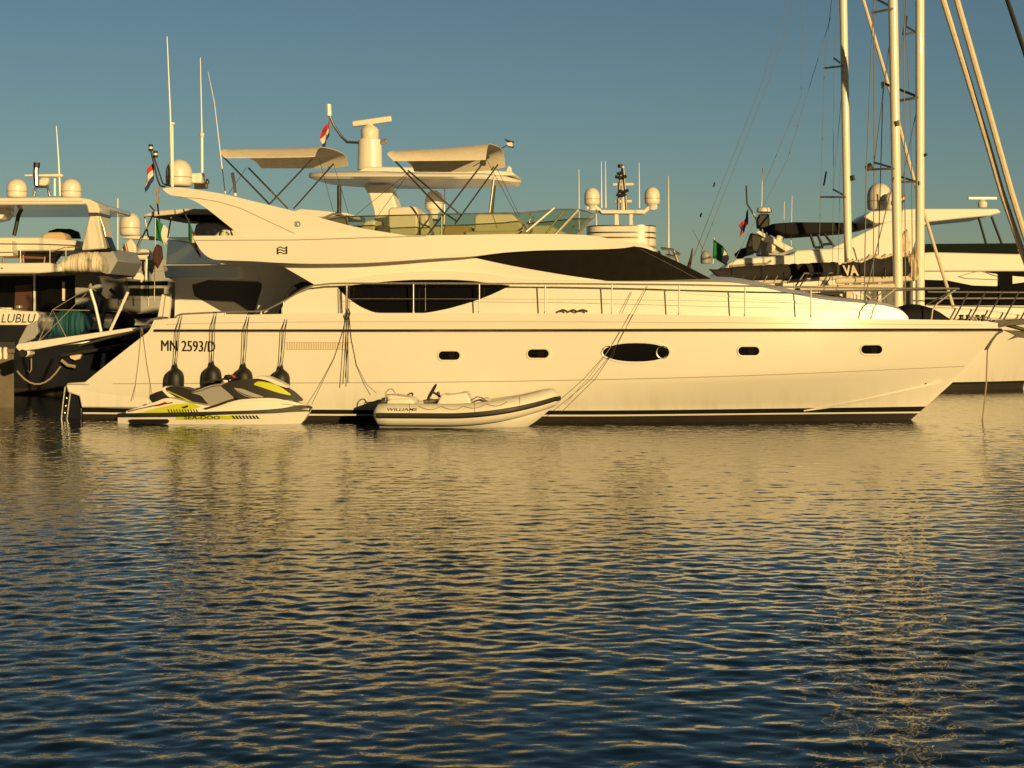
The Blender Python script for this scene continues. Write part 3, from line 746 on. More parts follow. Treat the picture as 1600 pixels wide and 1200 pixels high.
mb.build('anchor', 'anchor', br, bevel=.008)
mb = MB(); P = [MF.L(x, y, 0.0) for x, y in ((1566, 516), (1556, 522), (1548, 533), (1541, 546))]
for v in (.06, -.06): mb.tube([(a, b_ + v, c) for a, b_, c in P], .03, 6)
mb.build('stem_guard', 'anchor', yacht)
mb = MB(); u, v, w = MF.on(1446.5, 599, hull_v); mb.lathe([(.012, -.02), (.02, 0), (.012, .01)], (u, -v, w), 10, axis='y'); mb.build('bow_eye', 'black', yacht)
# black arcs along the side deck, modelled for a rope's shadow
mb = MB()
for x0, x1 in ((873, 886), (890, 901), (902, 918)):
    P = []
    for i in range(6):
        x = x0 + (x1 - x0) * i / 5; u, v, w = MF.on(x, 487 - 2.5 * math.sin(math.pi * i / 5), lambda a, b_: v_low(a, b_) + .12); P.append((u, -v, w))
    mb.tube(P, .022, 6)
mb.build('rope_shadow_arcs', 'black', yacht)
# flybridge: tinted wind deflector, seats, helm console
def v_gl(u, w): return v_fly(u, w) - .18 + .06 * (w - 4)
mb = MB(); rows = []; N = 40
gt = lin([(0, 0)]); T = [(500, 345), (543, 338.5), (640, 336), (720, 334), (816, 332.6), (874, 327), (904, 327.5)]; B_ = [(500, 369), (543, 369), (640, 369), (720, 368), (800, 367), (840, 367), (866, 368)]
def along(P, t):
    k = t * (len(P) - 1); i = min(int(k), len(P) - 2); f = k - i; return (P[i][0] + (P[i+1][0] - P[i][0]) * f, P[i][1] + (P[i+1][1] - P[i][1]) * f)
for i in range(N + 1):
    a, b_ = along(T, i / N), along(B_, i / N); p = [MF.on(*b_, v_gl), MF.on((a[0]+b_[0])/2, (a[1]+b_[1])/2, v_gl), MF.on(*a, v_gl)]
    rows.append([(u, -v, w) for u, v, w in p])
e = rows[-1]; fr_ = []
for i in range(1, 16):
    s_ = i / 16; y = lambda q: q[1] * (1 - 2 * s_)
    fr_.append([(q[0] + .18 * math.sin(math.pi * s_) ** .8, y(q), q[2]) for q in e])
full = rows + fr_ + [[(a, -b_, c) for a, b_, c in r] for r in rows[::-1]]
o_ = mb.grid(full).build('wind_deflector', 'tglass', yacht, smooth=60)
b = MB(); b.tube([r[2] for r in full], .014, 6); b.build('deflector_trim', 'dsteel', o_)
b = MB(); b.tube([e[0], e[2]], .035, 6); b.tube([(e[0][0] - .22, e[0][1], e[0][2]), (e[2][0] - .30, e[2][1], e[2][2])], .02, 6); both(None, b).build('deflector_frame', 'steel', o_)
def seat(poly, v0, v1, name, m='ivory', bev=.05):
    mb = MB(); slab(MF, poly, v0, v1, mb=mb); return mb.build(name, m, yacht, bevel=bev, seg=3)
seat([(607, 368), (606, 330), (609, 324), (648, 322), (653, 330), (652, 368)], .9, .1, 'helm_seat')
seat([(655, 368), (656, 334), (662, 331), (669, 338), (672, 368)], .8, .2, 'helm_seat')
seat([(740, 368), (741, 337), (748, 334), (800, 334.5), (815, 350), (818, 368)], .9, -.9, 'helm_console')
seat([(726, 368), (726, 361), (816, 360), (816, 368)], 1.4, -1.4, 'sofa_base')
seat([(690, 368), (694, 352), (730, 352), (735, 368)], 1.3, .2, 'sun_pad', 'cush')
seat([(555, 368), (570, 345), (586, 343), (586, 368)], 1.2, .2, 'sofa_back')
seat([(586, 368), (588, 352), (604, 351), (604, 368)], 1.3, -.9, 'wet_bar', 'greycan')
mb = MB(); P = [MF.L(x, y, -.6) for x, y in ((496, 352), (505, 341), (520, 334.5), (533, 335), (542, 341), (547, 362))]; mb.tube(P, .03, 8); slab(MF, [(499, 354), (507, 343), (520, 337), (533, 338), (540, 344), (544, 364), (500, 364)], -.6, -.7, mb=mb); mb.build('cockpit_chair', 'greycan', yacht, bevel=.03)
mb = MB()
for x, y in ((826, 352), (829, 345), (824, 340)): mb.tube([MF.L(x, y, .5), MF.L(x + 5, y - 8, .5), MF.L(x + 2, y + 18, .5)], .012, 6)
mb.build('helm_wheel', 'steel', yacht)
# two biminis
def bimini(name, pts, poles, straps, vn, vf):
    """pts: list of (px, y near hem, y crown, lift) along the canvas"""
    mb = MB(); rows = []
    for px, yh, yc, yf in pts:
        u, w = MF.uw(px, yh, vn); wc = MF.uw(px, yc, vn - .25)[1]; wf = MF.wz(u, vf, yf); row = []; N = 16
        for i in range(N + 1):
            s_ = i / N; v = vn + (vf - vn) * s_; base = w + (wf - w) * s_; top = wc + (wf + (wc - w) - wc) * s_
            e_ = min(1, min(s_, 1 - s_) / .16); prof = math.sin(e_ * math.pi / 2) ** .8
            row.append((u, -v, base + (top - base) * prof + .05 * math.sin(math.pi * s_)))
        rows.append(row)
    back = [[(a, b_ , c - .018) for a, b_, c in r] for r in rows]
    mb.ring([r + q[::-1] for r, q in zip(rows, back)])
    c = mb.build(name, 'canvas', yacht, smooth=50)
    for (a, va), (e2, vb), r, in poles: MB().tube([MF.L(*a, va), MF.L(*e2, vb)], r, 8).build('frame_tube', 'dsteel', c)
    for (a, va), (e2, vb) in straps: MB().tube([MF.L(*a, va), MF.L(*e2, vb)], .006, 5).build('tie_strap', 'roped', c)
bimini('aft_bimini', [(344, 237, 232.6, 262), (352, 246, 232.8, 262), (420, 245.4, 232.4, 262), (470, 244.6, 231.4, 261), (492, 244, 230, 258)],
       [(((350, 246), 1.55), ((421, 319), 1.95), .021), (((388, 262), -1.4), ((450, 326), -1.7), .021), (((492, 244), 1.55), ((422, 318), 1.95), .019), (((521, 256), -1.2), ((459, 326), -1.7), .019)],
       [(((385, 262), -1.4), ((357, 303), -1.7)), (((498, 246), 1.5), ((521, 332), 1.9)), (((521, 256), -1.2), ((545, 335), -1.7))], 1.6, -1.5)
bimini('forward_bimini', [(605, 240, 235.2, 267), (615, 250.5, 235.4, 267.5), (690, 250, 231.6, 268), (735, 249.4, 228, 265), (759, 248.6, 225.4, 260)],
       [(((617, 251), 1.5), ((692, 331), 1.85), .021), (((692, 331), 1.85), ((714, 346), 1.5), .019), (((637, 266), -1.3), ((720, 336), -1.6), .019), (((759, 249), 1.5), ((694, 334), 1.85), .019), (((694, 334), 1.85), ((668, 367), 1.85), .019), (((778, 257), -1.2), ((711, 350), -1.6), .019), (((772, 276), -.9), ((765, 332), -.9), .026), (((690, 334), 1.86), ((690, 368), 1.86), .019)],
       [(((776, 262), -1.2), ((812, 338), -1.6)), (((762, 252), 1.4), ((809, 340), 1.8)), (((640, 268), -1.3), ((545, 345), -1.6)), (((640, 268), -1.3), ((585, 345), -1.6))], 1.55, -1.45)
mb = MB(); mb.tube([MF.L(822, 362, 1.9), MF.L(866, 325, 1.75)], .022, 6); mb.build('deflector_strut', 'white', yacht)
mb = MB(); pole(MF, [(783, 232), (791, 228), (795, 226)], 0, .01, '', '', None, mb=mb)
slab(MF, [(787, 216), (794, 219), (803, 221), (802, 223), (793, 223)], .02, -.02, mb=mb); slab(MF, [(791, 223), (800, 222), (801, 229), (794, 228)], .03, -.03, mi=1, mb=mb); slab(MF, [(793, 227), (803, 228), (802, 231), (794, 230)], .02, -.02, mb=mb)
mb.build('wind_vane', ['black', 'white'], yacht)
# hanging block and tackle under the arch tip
mb = MB(); mb.tube([MF.L(246, 292, .6), MF.L(246, 318, .6), MF.L(248, 336, .6)], .02, 6); mb.tube([MF.L(254, 296, .6), MF.L(246, 292, .6)], .01, 6)
for y in (297, 312): u, w = MF.uw(246, y, .6); mb.box((u, -.6, w), (.07, .06, .14))
mb.build('hoist_tackle', 'rope', yacht)
mb = MB(); u, v, w = MF.on(253, 500, v_deck)
mb.tube([MF.L(229, 505, 1.9), MF.L(236, 500, 1.95), MF.L(250, 496.5, 2.0), MF.L(261, 497, 2.1), MF.L(263, 500, 2.2)], .03, 8); mb.build('stern_grab_rail', 'steel', yacht)
# ------------------------------------------------------------------ fenders, ropes
def v_fend(u, w): return hull_v(u, w) + .20
fend0 = None
for i, (px, ytop, lab) in enumerate(((274.5, 570, 'black fender hanging under the registration letters MN, behind the jet ski seat'), (332, 566, 'black fender hanging under the last registration letter, behind the jet ski'),
        (381.5, 569, 'black fender hanging above the jet ski handlebars, right of the registration'), (440, 572, 'rightmost black fender, hanging beyond the jet ski bow below the vent grille'))):
    u, v, w = MF.on(px, ytop, v_fend)
    x, y = MF.ox + u * MF.a[0] + v * MF.n[0], MF.oy + u * MF.a[1] + v * MF.n[1]
    if fend0 is None:
        o = bpy.data.objects.new('fender', None); COL.objects.link(o); fend0 = o; kids = []
        b = MB(); b.lathe([(.012, .0), (.035, -.01), (.04, -.05), (.06, -.08), (.115, -.12), (.16, -.17), (.183, -.24), (.19, -.33), (.19, -.42), (.176, -.52), (.15, -.60), (.09, -.66), (.01, -.68)], k=24); kids.append(b.build('fender_body', 'black', o, smooth=60))
        up = .98
        b = MB()
        for sx in (-.035, .03): b.tube([(sx * .4, 0, -.02), (sx, .06, .40), (sx * 1.2, .10, .78), (sx * .9, .19, .92), (sx * .7, .29, 1.10)], .008, 6)
        kids.append(b.build('fender_rope', 'roped', o))
        b = MB(); b.lathe([(.02, -.03), (.035, 0), (.02, .03)], k=10, axis='y'); kids.append(b.build('fender_eye', 'dsteel', o))
    else:
        o = fend0.copy(); COL.objects.link(o)
        for c in kids:
            d = c.copy(); COL.objects.link(d); d.parent = o
    o.location = (x, y, w); o.rotation_euler = (0, R((1, -1.5, .5, 1.5)[i]), -MF.t)
    tag(o, lab, 'fender', 'black fenders along the yacht side')
def rope(pts, r, m, label, name='mooring_rope', frame=MF, loose=0.):
    b = MB(); b.tube(pts, r, 6); o = b.build(name, m, None)
    o.location = (frame.ox, frame.oy, 0); o.rotation_euler = (0, 0, -frame.t); tag(o, label, 'rope'); return o
def hp(x, y, off=.03):
    u, v, w = MF.on(x, y, lambda a, b_: hull_v(a, b_) + off); return (u, -v, w)
rope([hp(543, 486, .05), hp(535, 520), hp(522, 560), hp(500, 605, .15), hp(487, 632, .35)], .006, 'roped', 'thin line from the rail down to the jet ski bow')
rope([hp(545, 486, .05), hp(549, 530), hp(557, 570), hp(572, 600, .1), hp(588, 614, .3)], .006, 'roped', 'thin line from the rail down to the tender stern')
rope([hp(1010, 447, .02), hp(985, 490, .03), hp(962, 530), hp(945, 556), hp(920, 590, .2), hp(882, 632, .55)], .006, 'rope', 'long slanting line from the midship rail to the tender bow, upper strand')
rope([hp(1012, 447, .02), hp(990, 490, .03), hp(958, 550), hp(930, 592, .2), hp(876, 645, .55)], .006, 'roped', 'long slanting line from the midship rail to the tender bow, lower strand')
rope([hp(221, 512, .02), hp(217, 560), hp(212, 600), hp(208, 625, .2)], .006, 'rope', 'thin cord hanging near the stern, left strand of the pair behind the jet ski')
rope([hp(222, 512, .02), hp(229, 565), hp(235, 600), hp(238, 620, .2)], .006, 'rope', 'thin cord hanging near the stern, right strand of the pair behind the jet ski')
b = MB()
for x0, x1, y1 in ((541, 541, 604), (543, 536, 600), (540, 531, 606), (544, 544, 598), (546, 540, 590)):
    b.tube([hp(x0, 444, .02), hp(x0, 488, .05), hp((x0 + x1) / 2, 545), hp(x1, y1)], .005, 5)
for x in (540, 544): b.tube([hp(x, 482, .06), hp(x + 3, 490, .06), hp(x, 500, .06), hp(x - 2, 492, .06)], .012, 6)
o = b.build('rope_hank', 'roped', None); o.location = (MF.ox, MF.oy, 0); o.rotation_euler = (0, 0, -MF.t); tag(o, 'hank of dark lines tied to a stanchion and trailing down the white hull', 'rope')
rope([MF.L(1543, 546, 0), MF.L(1541, 600, 0), MF.L(1537, 640, 0), MF.L(1533, 672, 0)], .018, 'rope', 'mooring line dropping from the yacht bow into the water')

# ------------------------------------------------------------------ jet ski
JF = Frame(-6.35, .05, 6)
jet = JF.root('jet_ski', 'white, black and acid yellow jet ski floating alongside the yacht stern', 'jet ski')
JL, JR = 183., 484.
def jtaper(px):
    t = (px - JL) / (JR - JL); return (1 - max(0, (t - .45) / .56) ** 2.4) * min(1, .86 + t)
def pxof(u): return JF.px(u, .5)
def vj(base, lean=0., w0=.35):
    return lambda u, w: max(.02, base * max(.03, jtaper(pxof(u))) - lean * (w - w0))
lowb = body(JF, cv([(183, 650), (300, 648.5), (400, 646), (484, 638)]), cv([(183, 663), (300, 668), (420, 668), (468, 664), (484, 642)]), vj(.56, -.45, .25), 184, 483, nx=40, ny=4, camber=0).build('jet_hull', 'white', jet)
body(JF, cv([(183, 646), (300, 644), (340, 643), (440, 638), (470, 633), (487, 636)]), cv([(183, 651.5), (300, 650.5), (340, 648), (440, 645), (487, 639)]), vj(.61), 183, 486, nx=40, ny=2, camber=0).build('bumper_band', 'black', jet, bevel=.01)
body(JF, cv([(196, 643), (215, 637), (240, 629), (262, 622), (300, 630), (330, 634), (380, 624), (420, 622), (450, 626), (470, 631), (484, 636)]), cv([(196, 648), (484, 644)]), vj(.55, .35, .3), 197, 482, nx=50, ny=5, camber=.05).build('deck_moulding', 'white', jet)
body(JF, cv([(253, 607), (258, 604), (272, 608), (300, 622), (322, 632), (335, 635)]), cv([(253, 610), (262, 619), (280, 631), (310, 640), (335, 640)]), vj(.265, .2, .5), 254, 334, nx=24, ny=4).build('tail_cowl', 'white', jet)
body(JF, cv([(258, 606.5), (265, 604.5), (285, 606), (300, 610), (330, 604), (360, 602), (380, 604)]), cv([(258, 608), (266, 615), (290, 627), (312, 634), (340, 636), (380, 630)]), vj(.29, .2, .5), 259, 378, nx=30, ny=5, camber=.03).build('seat', 'black', jet, bevel=.01)
body(JF, cv([(298, 613), (310, 609), (332, 601.5), (345, 600.5), (355, 604), (366, 617)]), cv([(298, 614), (312, 617.5), (330, 634), (345, 629), (366, 622)]), vj(.34, .12, .5), 299, 365, nx=24, ny=4).build('side_panel', 'grey', jet)
body(JF, cv([(345, 602), (362, 596), (385, 593), (400, 592.5), (420, 598), (455, 612), (470, 625)]), cv([(345, 603), (360, 615), (372, 624), (400, 626), (440, 626), (470, 627)]), vj(.40, .25, .5), 346, 469, nx=34, ny=5, camber=.01).build('front_hood', 'black', jet)
body(JF, cv([(396, 600), (404, 596), (430, 601), (455, 616)]), cv([(396, 601), (414, 607), (440, 615), (455, 618)]), vj(.43, .25, .5), 397, 454, nx=20, ny=3).build('yellow_flash', 'yellow', jet)
body(JF, cv([(398, 589), (410, 588), (430, 594), (450, 604)]), cv([(398, 590.5), (415, 594), (432, 601), (450, 606.5)]), vj(.30, .1, .8), 399, 449, nx=16, ny=3).build('hood_cap', 'ivory', jet)
body(JF, cv([(365, 606), (375, 607), (395, 614), (412, 620)]), cv([(365, 607), (385, 617), (400, 621), (412, 621)]), vj(.425, .25, .5), 366, 411, nx=16, ny=3).build('grey_flash', 'grey', jet)
body(JF, cv([(330, 640), (355, 630), (380, 625.5), (420, 624), (460, 630)]), cv([(330, 641), (360, 634), (380, 629), (420, 627), (460, 631)]), vj(.56, .3, .3), 331, 459, nx=26, ny=2).build('gunwale_edge', 'ivory', jet)
def jpatch(poly, V, name, m, off=.012):
    return lid(JF, poly, V, off, MB()).build(name, m, jet)
Vh = vj(.56, -.45, .25); Vd = vj(.55, .35, .3)
jpatch([(276, 650.5), (354, 649.5), (364, 648.8), (378, 655), (290, 656), (274, 655.5)], Vh, 'hull_decal', 'yellow', .008)
letters(JF, 'SEA-DOO', 288, 655, 5.6, 56, Vh, 'hull_lettering', 'ink', jet, bold=.015, off=.016)
b = MB()
for i in range(8):
    x = 362 + 5.3 * i; p = [JF.on(a, c, Vh) for a, c in ((x, 649.2), (x + 2.4, 649), (x + 6.5, 654.4), (x + 3.5, 654.6))]; b.prism([(u, -v - .014, w) for u, v, w in p], [(u, -v + .03, w) for u, v, w in p])
b.build('hatch_stripes', 'ink', jet, smooth=0); b = MB()
for i in range(11):
    x = 262 + 4.4 * i; p = [JF.on(a, c, Vd) for a, c in ((x, 639.5), (x + 1.5, 639.5), (x + 4, 645.2), (x + 2.5, 645.2))]; b.prism([(u, -v - .014, w) for u, v, w in p], [(u, -v + .03, w) for u, v, w in p])
b.build('hatch_stripes', 'ink', jet, smooth=0)
jpatch([(214, 645), (240, 639), (270, 632), (300, 629), (314, 636), (300, 640), (290, 645)], Vd, 'rear_decal', 'yellow', .004)
jpatch([(246, 632.5), (258, 627.5), (263, 630.5), (249, 634.5), (240, 635)], Vd, 'red_flash', 'red', .01)
jpatch([(318, 638), (342, 630.5), (358, 626), (354, 630), (340, 635), (322, 640)], lambda u, w: vj(.43, .25, .5)(u, w) + .1, 'foot_slot', 'black')
jpatch([(283, 636), (294, 633), (294, 636), (287, 638.5)], Vd, 'rear_vent', 'black', .012)
jpatch([(240, 626), (250, 618), (262, 619), (272, 627), (262, 626), (252, 623)], lambda u, w: vj(.5, .35, .3)(u, w), 'rear_grip', 'black', .02)
jpatch([(202, 656), (206, 655), (262, 654.8), (265, 658), (262, 661.5), (206, 662)], Vh, 'sponson', 'black', .06)
jpatch([(448, 644), (454, 640), (474, 634.5), (487, 637), (484, 643)], vj(.62), 'bow_bumper', 'black', .012)
b = MB(); b.tube([JF.L(312, 598.5, .38), JF.L(322, 597, .36), JF.L(350, 592, .15), JF.L(366, 591, 0), JF.L(372, 590, -.3)], .02, 8); u, w = JF.uw(316, 598, .37); b.lathe([(.026, -.06), (.026, .06)], (u, -.37, w), 8, axis='y')
b.build('handlebar', 'black', jet)
for v in (.3, -.3):
    b = MB(); u, w = JF.uw(357 if v > 0 else 362, 589, v); b.lathe([(.01, -.10), (.07, -.07), (.09, 0), (.06, .06), (.01, .09)], (u, -v, w), 12, axis='x', sq=.6); b.build('mirror', 'red' if v < 0 else 'black', jet)
b = MB(); u, w = JF.uw(352, 594, .15); b.lathe([(.05, -.05), (.06, 0), (.04, .05)], (u, -.15, w), 12); b.build('gauge_pod', 'white', jet)

def jline(pts, V, name, m, rr=.008, off=.008):
    b = MB(); P = [JF.on(x, y, V) for x, y in pts]; b.tube([(u, -v - off, w) for u, v, w in P], rr, 6); return b.build(name, m, jet)
jline([(366, 606), (372, 612), (382, 618), (398, 623), (425, 624.5), (458, 625.5)], vj(.41, .25, .5), 'hood_seam', 'seam')
jline([(262, 611), (280, 619), (300, 628), (320, 634)], vj(.295, .2, .5), 'seat_piping', 'yellow', .012)
jline([(300, 613.5), (314, 610.5), (332, 603.5), (345, 602.5)], vj(.345, .12, .5), 'panel_edge', 'ink')
jline([(200, 643), (240, 634), (270, 629)], Vd, 'deck_edge', 'ink', .012)
jline([(440, 631), (458, 633), (474, 635.5)], Vd, 'bow_seam', 'seam')

# ------------------------------------------------------------------ inflatable tender
TF = Frame(-.9, -1.0, 5)
ten = TF.root('inflatable_tender', 'white inflatable tender with a black rub strake moored against the yacht side', 'tender')
TL = TF.uw(592, 650, .6)[0]; TR_ = TF.uw(876, 640, 0)[0]; LEN = TR_ - TL
def tcen(t):
    """port-to-starboard path of the tube centre; t 0..1, mirrored about the bow"""
    s_ = 1 - abs(2 * t - 1); x = TL + (LEN - .22) * math.sin(min(1, s_ * 1.03) * math.pi / 2) ** .86
    f = (x - TL) / LEN; hb = .60 * (1 - max(0, (f - .50) / .46) ** 2.3) if f < .96 else 0
    hb = max(0, hb) if s_ < .999 else 0
    z = .27 + .37 * max(0, (f - .38) / .60) ** 2.0
    return x, (1 if t > .5 else -1) * hb, z
N = 72; C = [tcen(i / N) for i in range(N + 1)]
rad = lambda i: .225 - .035 * max(0, ((C[i][0] - TL) / LEN - .7) / .3)
def tring(i, k=20):
    p = Vector(C[i]); t = (Vector(C[min(i + 1, N)]) - Vector(C[max(i - 1, 0)])).normalized(); up = Vector((0, 0, 1)); a = t.cross(up).normalized(); b_ = a.cross(t); r = rad(i)
    return p, a, b_, r
mb = MB(); rows = []
for i in range(N + 1):
    p, a, b_, r = tring(i)
    rows.append([tuple(p + (a * math.cos(q) + b_ * math.sin(q)) * r) for q in [2 * math.pi * j / 20 for j in range(20)]])
def cone(row, c, dx): return [tuple(Vector(c) + (Vector(q) - Vector(c)) * .35 + Vector((dx, 0, 0))) for q in row]
rows = [cone(rows[0], C[0], -.10)] + rows + [cone(rows[-1], C[N], -.10)]
mb.ring(rows); mb.build('buoyancy_tube', 'hyp', ten, smooth=60)
mb = MB(); rows = []
for i in range(N + 1):
    p, a, b_, r = tring(i); sgn = 1
    out = a if (a.y * C[i][1] > 0 or abs(C[i][1]) < .02) else a
    # outer side is where the tube faces away from the boat's middle
    mid = Vector((TL + LEN * .35, 0, p.z)); out = a if (p + a - mid).length > (p - a - mid).length else -a
    row = []
    for q in (-.30, -.22, -.1, .05, .14, .20): row.append(tuple(p + (out * math.cos(q) + b_ * math.sin(q)) * (r + (.028 if -.25 < q < .18 else .004))))
    rows.append(row)
mb.grid(rows); mb.build('rub_strake', 'black', ten, smooth=60)
mb = MB(); rows = []
for i in range(26):
    t = i / 25; u = TL - .02 + (LEN - .12) * t; f = t
    hb = .56 * (1 - max(0, (f - .45) / .56) ** 2.2); zt = .22 + .34 * max(0, (f - .35) / .65) ** 2; zk = -.22 + .66 * max(0, (f - .62) / .38) ** 2.2
    rows.append([(u, -hb, zt), (u, -hb * .98, zt - .1), (u, -hb * .55, zk + (zt - zk) * .25), (u, 0, zk), (u, hb * .55, zk + (zt - zk) * .25), (u, hb * .98, zt - .1), (u, hb, zt)])
mb.ring(rows); mb.build('tender_hull', 'white', ten, bevel=.01)
def tslab(poly, v0, v1, name, m, bev=.03):
    b = MB(); slab(TF, poly, v0, v1, mb=b); return b.build(name, m, ten, bevel=bev, seg=3)
tslab([(603, 640), (604, 627), (610, 623), (642, 622.5), (647, 628), (645, 640)], .34, -.4, 'bench_seat', 'white', .04)
tslab([(607, 624), (607, 618), (611, 617), (640, 621), (642, 623)], .3, -.36, 'seat_cushion', 'hyp', .03)
tslab([(676, 640), (684, 628), (690, 615), (700, 617), (728, 613), (735, 626), (738, 640)], .34, -.34, 'helm_console', 'white', .04)
tslab([(738, 640), (741, 626), (760, 622), (768, 640)], .3, -.3, 'bow_cushion', 'hyp', .04)
b = MB(); P0 = Vector(TF.L(675, 612, .1)); ax = (Vector(TF.L(686, 617, .1)) - Vector(TF.L(672, 609, .1))).normalized()
e1 = Vector((0, 1, 0)); e2 = ax.cross(e1).normalized(); ring = [tuple(P0 + (e1 * math.cos(q) + e2 * math.sin(q)) * .17) for q in [2 * math.pi * i / 20 for i in range(21)]]
b.tube(ring, .018, 8); b.tube([tuple(P0), tuple(P0 + ax * .17)], .022, 8)
for q in (0, 2.1, 4.2): b.tube([tuple(P0), tuple(P0 + (e1 * math.cos(q) + e2 * math.sin(q)) * .17)], .014, 6)
b.build('steering_wheel', 'black', ten)
tslab([(676, 629), (682, 626), (690, 627), (690, 630), (678, 631)], .2, -.1, 'throttle_box', 'black', .01)
b = MB(); b.tube([TF.L(684, 612, .1), TF.L(687, 621, .1)], .03, 8); b.build('wheel_hub', 'black', ten)
def loop(pts, v, name='grab_handle', r=.012, m='steel'):
    b = MB(); b.tube([TF.L(x, y, v) for x, y in pts], r, 6); b.build(name, m, ten)
loop([(602, 626), (603, 613), (608, 608), (613, 608), (618, 614), (621, 624)], .25); loop([(602, 626), (604, 617), (618, 616), (621, 625)], -.1)
loop([(722, 613.5), (727, 612), (733, 616), (736, 627)], .2); loop([(735, 626), (745, 620), (752, 621), (762, 627)], .3, 'grab_handle', .01, 'dsteel'); loop([(741, 627), (750, 624.5), (762, 628)], .36, 'grab_handle', .014, 'dsteel')
tslab([(594, 632), (596, 622), (601, 621), (603, 632)], .2, -.2, 'stern_roll_bar', 'dsteel', .01)
b = MB(); slab(TF, [(802, 621), (815, 617), (850, 609), (846, 613), (822, 619)], .28, -.28, mb=b); b.build('bow_locker', 'grey', ten, bevel=.02)
def v_tube(u, w):
    f = (u - TL) / LEN; hb = .60 * (1 - max(0, (f - .50) / .46) ** 2.3); z = .27 + .37 * max(0, (f - .38) / .60) ** 2.0
    return hb + math.sqrt(max(.0005, .226 ** 2 - (w - z) ** 2))
for x in (640, 742, 812):
    b = MB(); P = []
    for k in range(9):
        y = 652 - 22 * k / 8 - max(0, x - 742) * .14; u, v, w = TF.on(x, y, v_tube); P.append((u, -v - .001, w))
    b.tube(P, .006, 5); b.build('tube_seam', 'seam', ten)
b = MB()
for a, c in ((655, 690), (690, 725), (725, 760), (760, 793)):
    P = []
    for k in range(7):
        t = k / 6; x = a + (c - a) * t; y = 635 - max(0, x - 720) * .10 + 5 * math.sin(math.pi * t); u, v, w = TF.on(x, y, v_tube); P.append((u, -v - .014, w))
    b.tube(P, .008, 5)
b.build('grab_line', 'rope', ten)
letters(TF, 'WILLIAMS', 605, 642, 4.6, 47, v_tube, 'tube_lettering', 'ink', ten, shear=.2, bold=.01, off=.004)

# ------------------------------------------------------------------ gangway from the stern to the quay
GF = Frame(-8.6, 3.2, 3)
gw = GF.root('gangway', 'white passerelle sloping from the yacht stern down to the quay', 'gangway')
def gslab(fr, poly, v0, v1, name, m, par, bev=.0):
    b = MB(); slab(fr, poly, v0, v1, mb=b); return b.build(name, m, par, bevel=bev)
gslab(GF, [(24, 542), (28, 537), (205, 512), (206, 517), (60, 545), (30, 549)], .3, -.3, 'walkway', 'white', gw, .015)
gslab(GF, [(120, 539), (236, 506), (236, 511), (124, 542)], .22, -.22, 'under_arm', 'dsteel', gw, .01)
for pts in (((158, 518), (149, 478), (141, 452)), ((172, 517), (186, 487), (200, 456))):
    b = MB(); b.tube([GF.L(x, y, .25) for x, y in pts], .035, 8); b.build('handrail_post', 'white', gw)
b = MB(); u, w = GF.uw(141.5, 448, .25); b.lathe([(.03, -.05), (.05, 0), (.03, .06), (.01, .08)], (u, -.25, w), 10); b.build('post_cap', 'rope', gw)
for v in (.26, -.2):
    b = MB(); u, w = GF.uw(36, 552, v); b.lathe([(.03, -.05), (.09, -.05), (.10, 0), (.09, .05), (.03, .05)], (u, -v, w), 18, axis='y'); b.build('roller_wheel', 'black', gw)
gslab(GF, [(27, 546), (46, 544), (46, 554), (40, 558), (32, 556)], .2, -.16, 'wheel_bracket', 'white', gw, .01)
b = MB(); b.tube([GF.L(x, y, .25) for x, y in ((60, 534), (82, 484), (104, 528))], .012, 6); b.tube([GF.L(82, 484, .25), GF.L(140, 485, .25)], .01, 6); b.tube([GF.L(82, 484, .25), GF.L(130, 455, .25)], .008, 6); b.tube([GF.L(60, 534, .25), GF.L(135, 458, .25)], .008, 6); b.build('handrail_line', 'rope', gw)
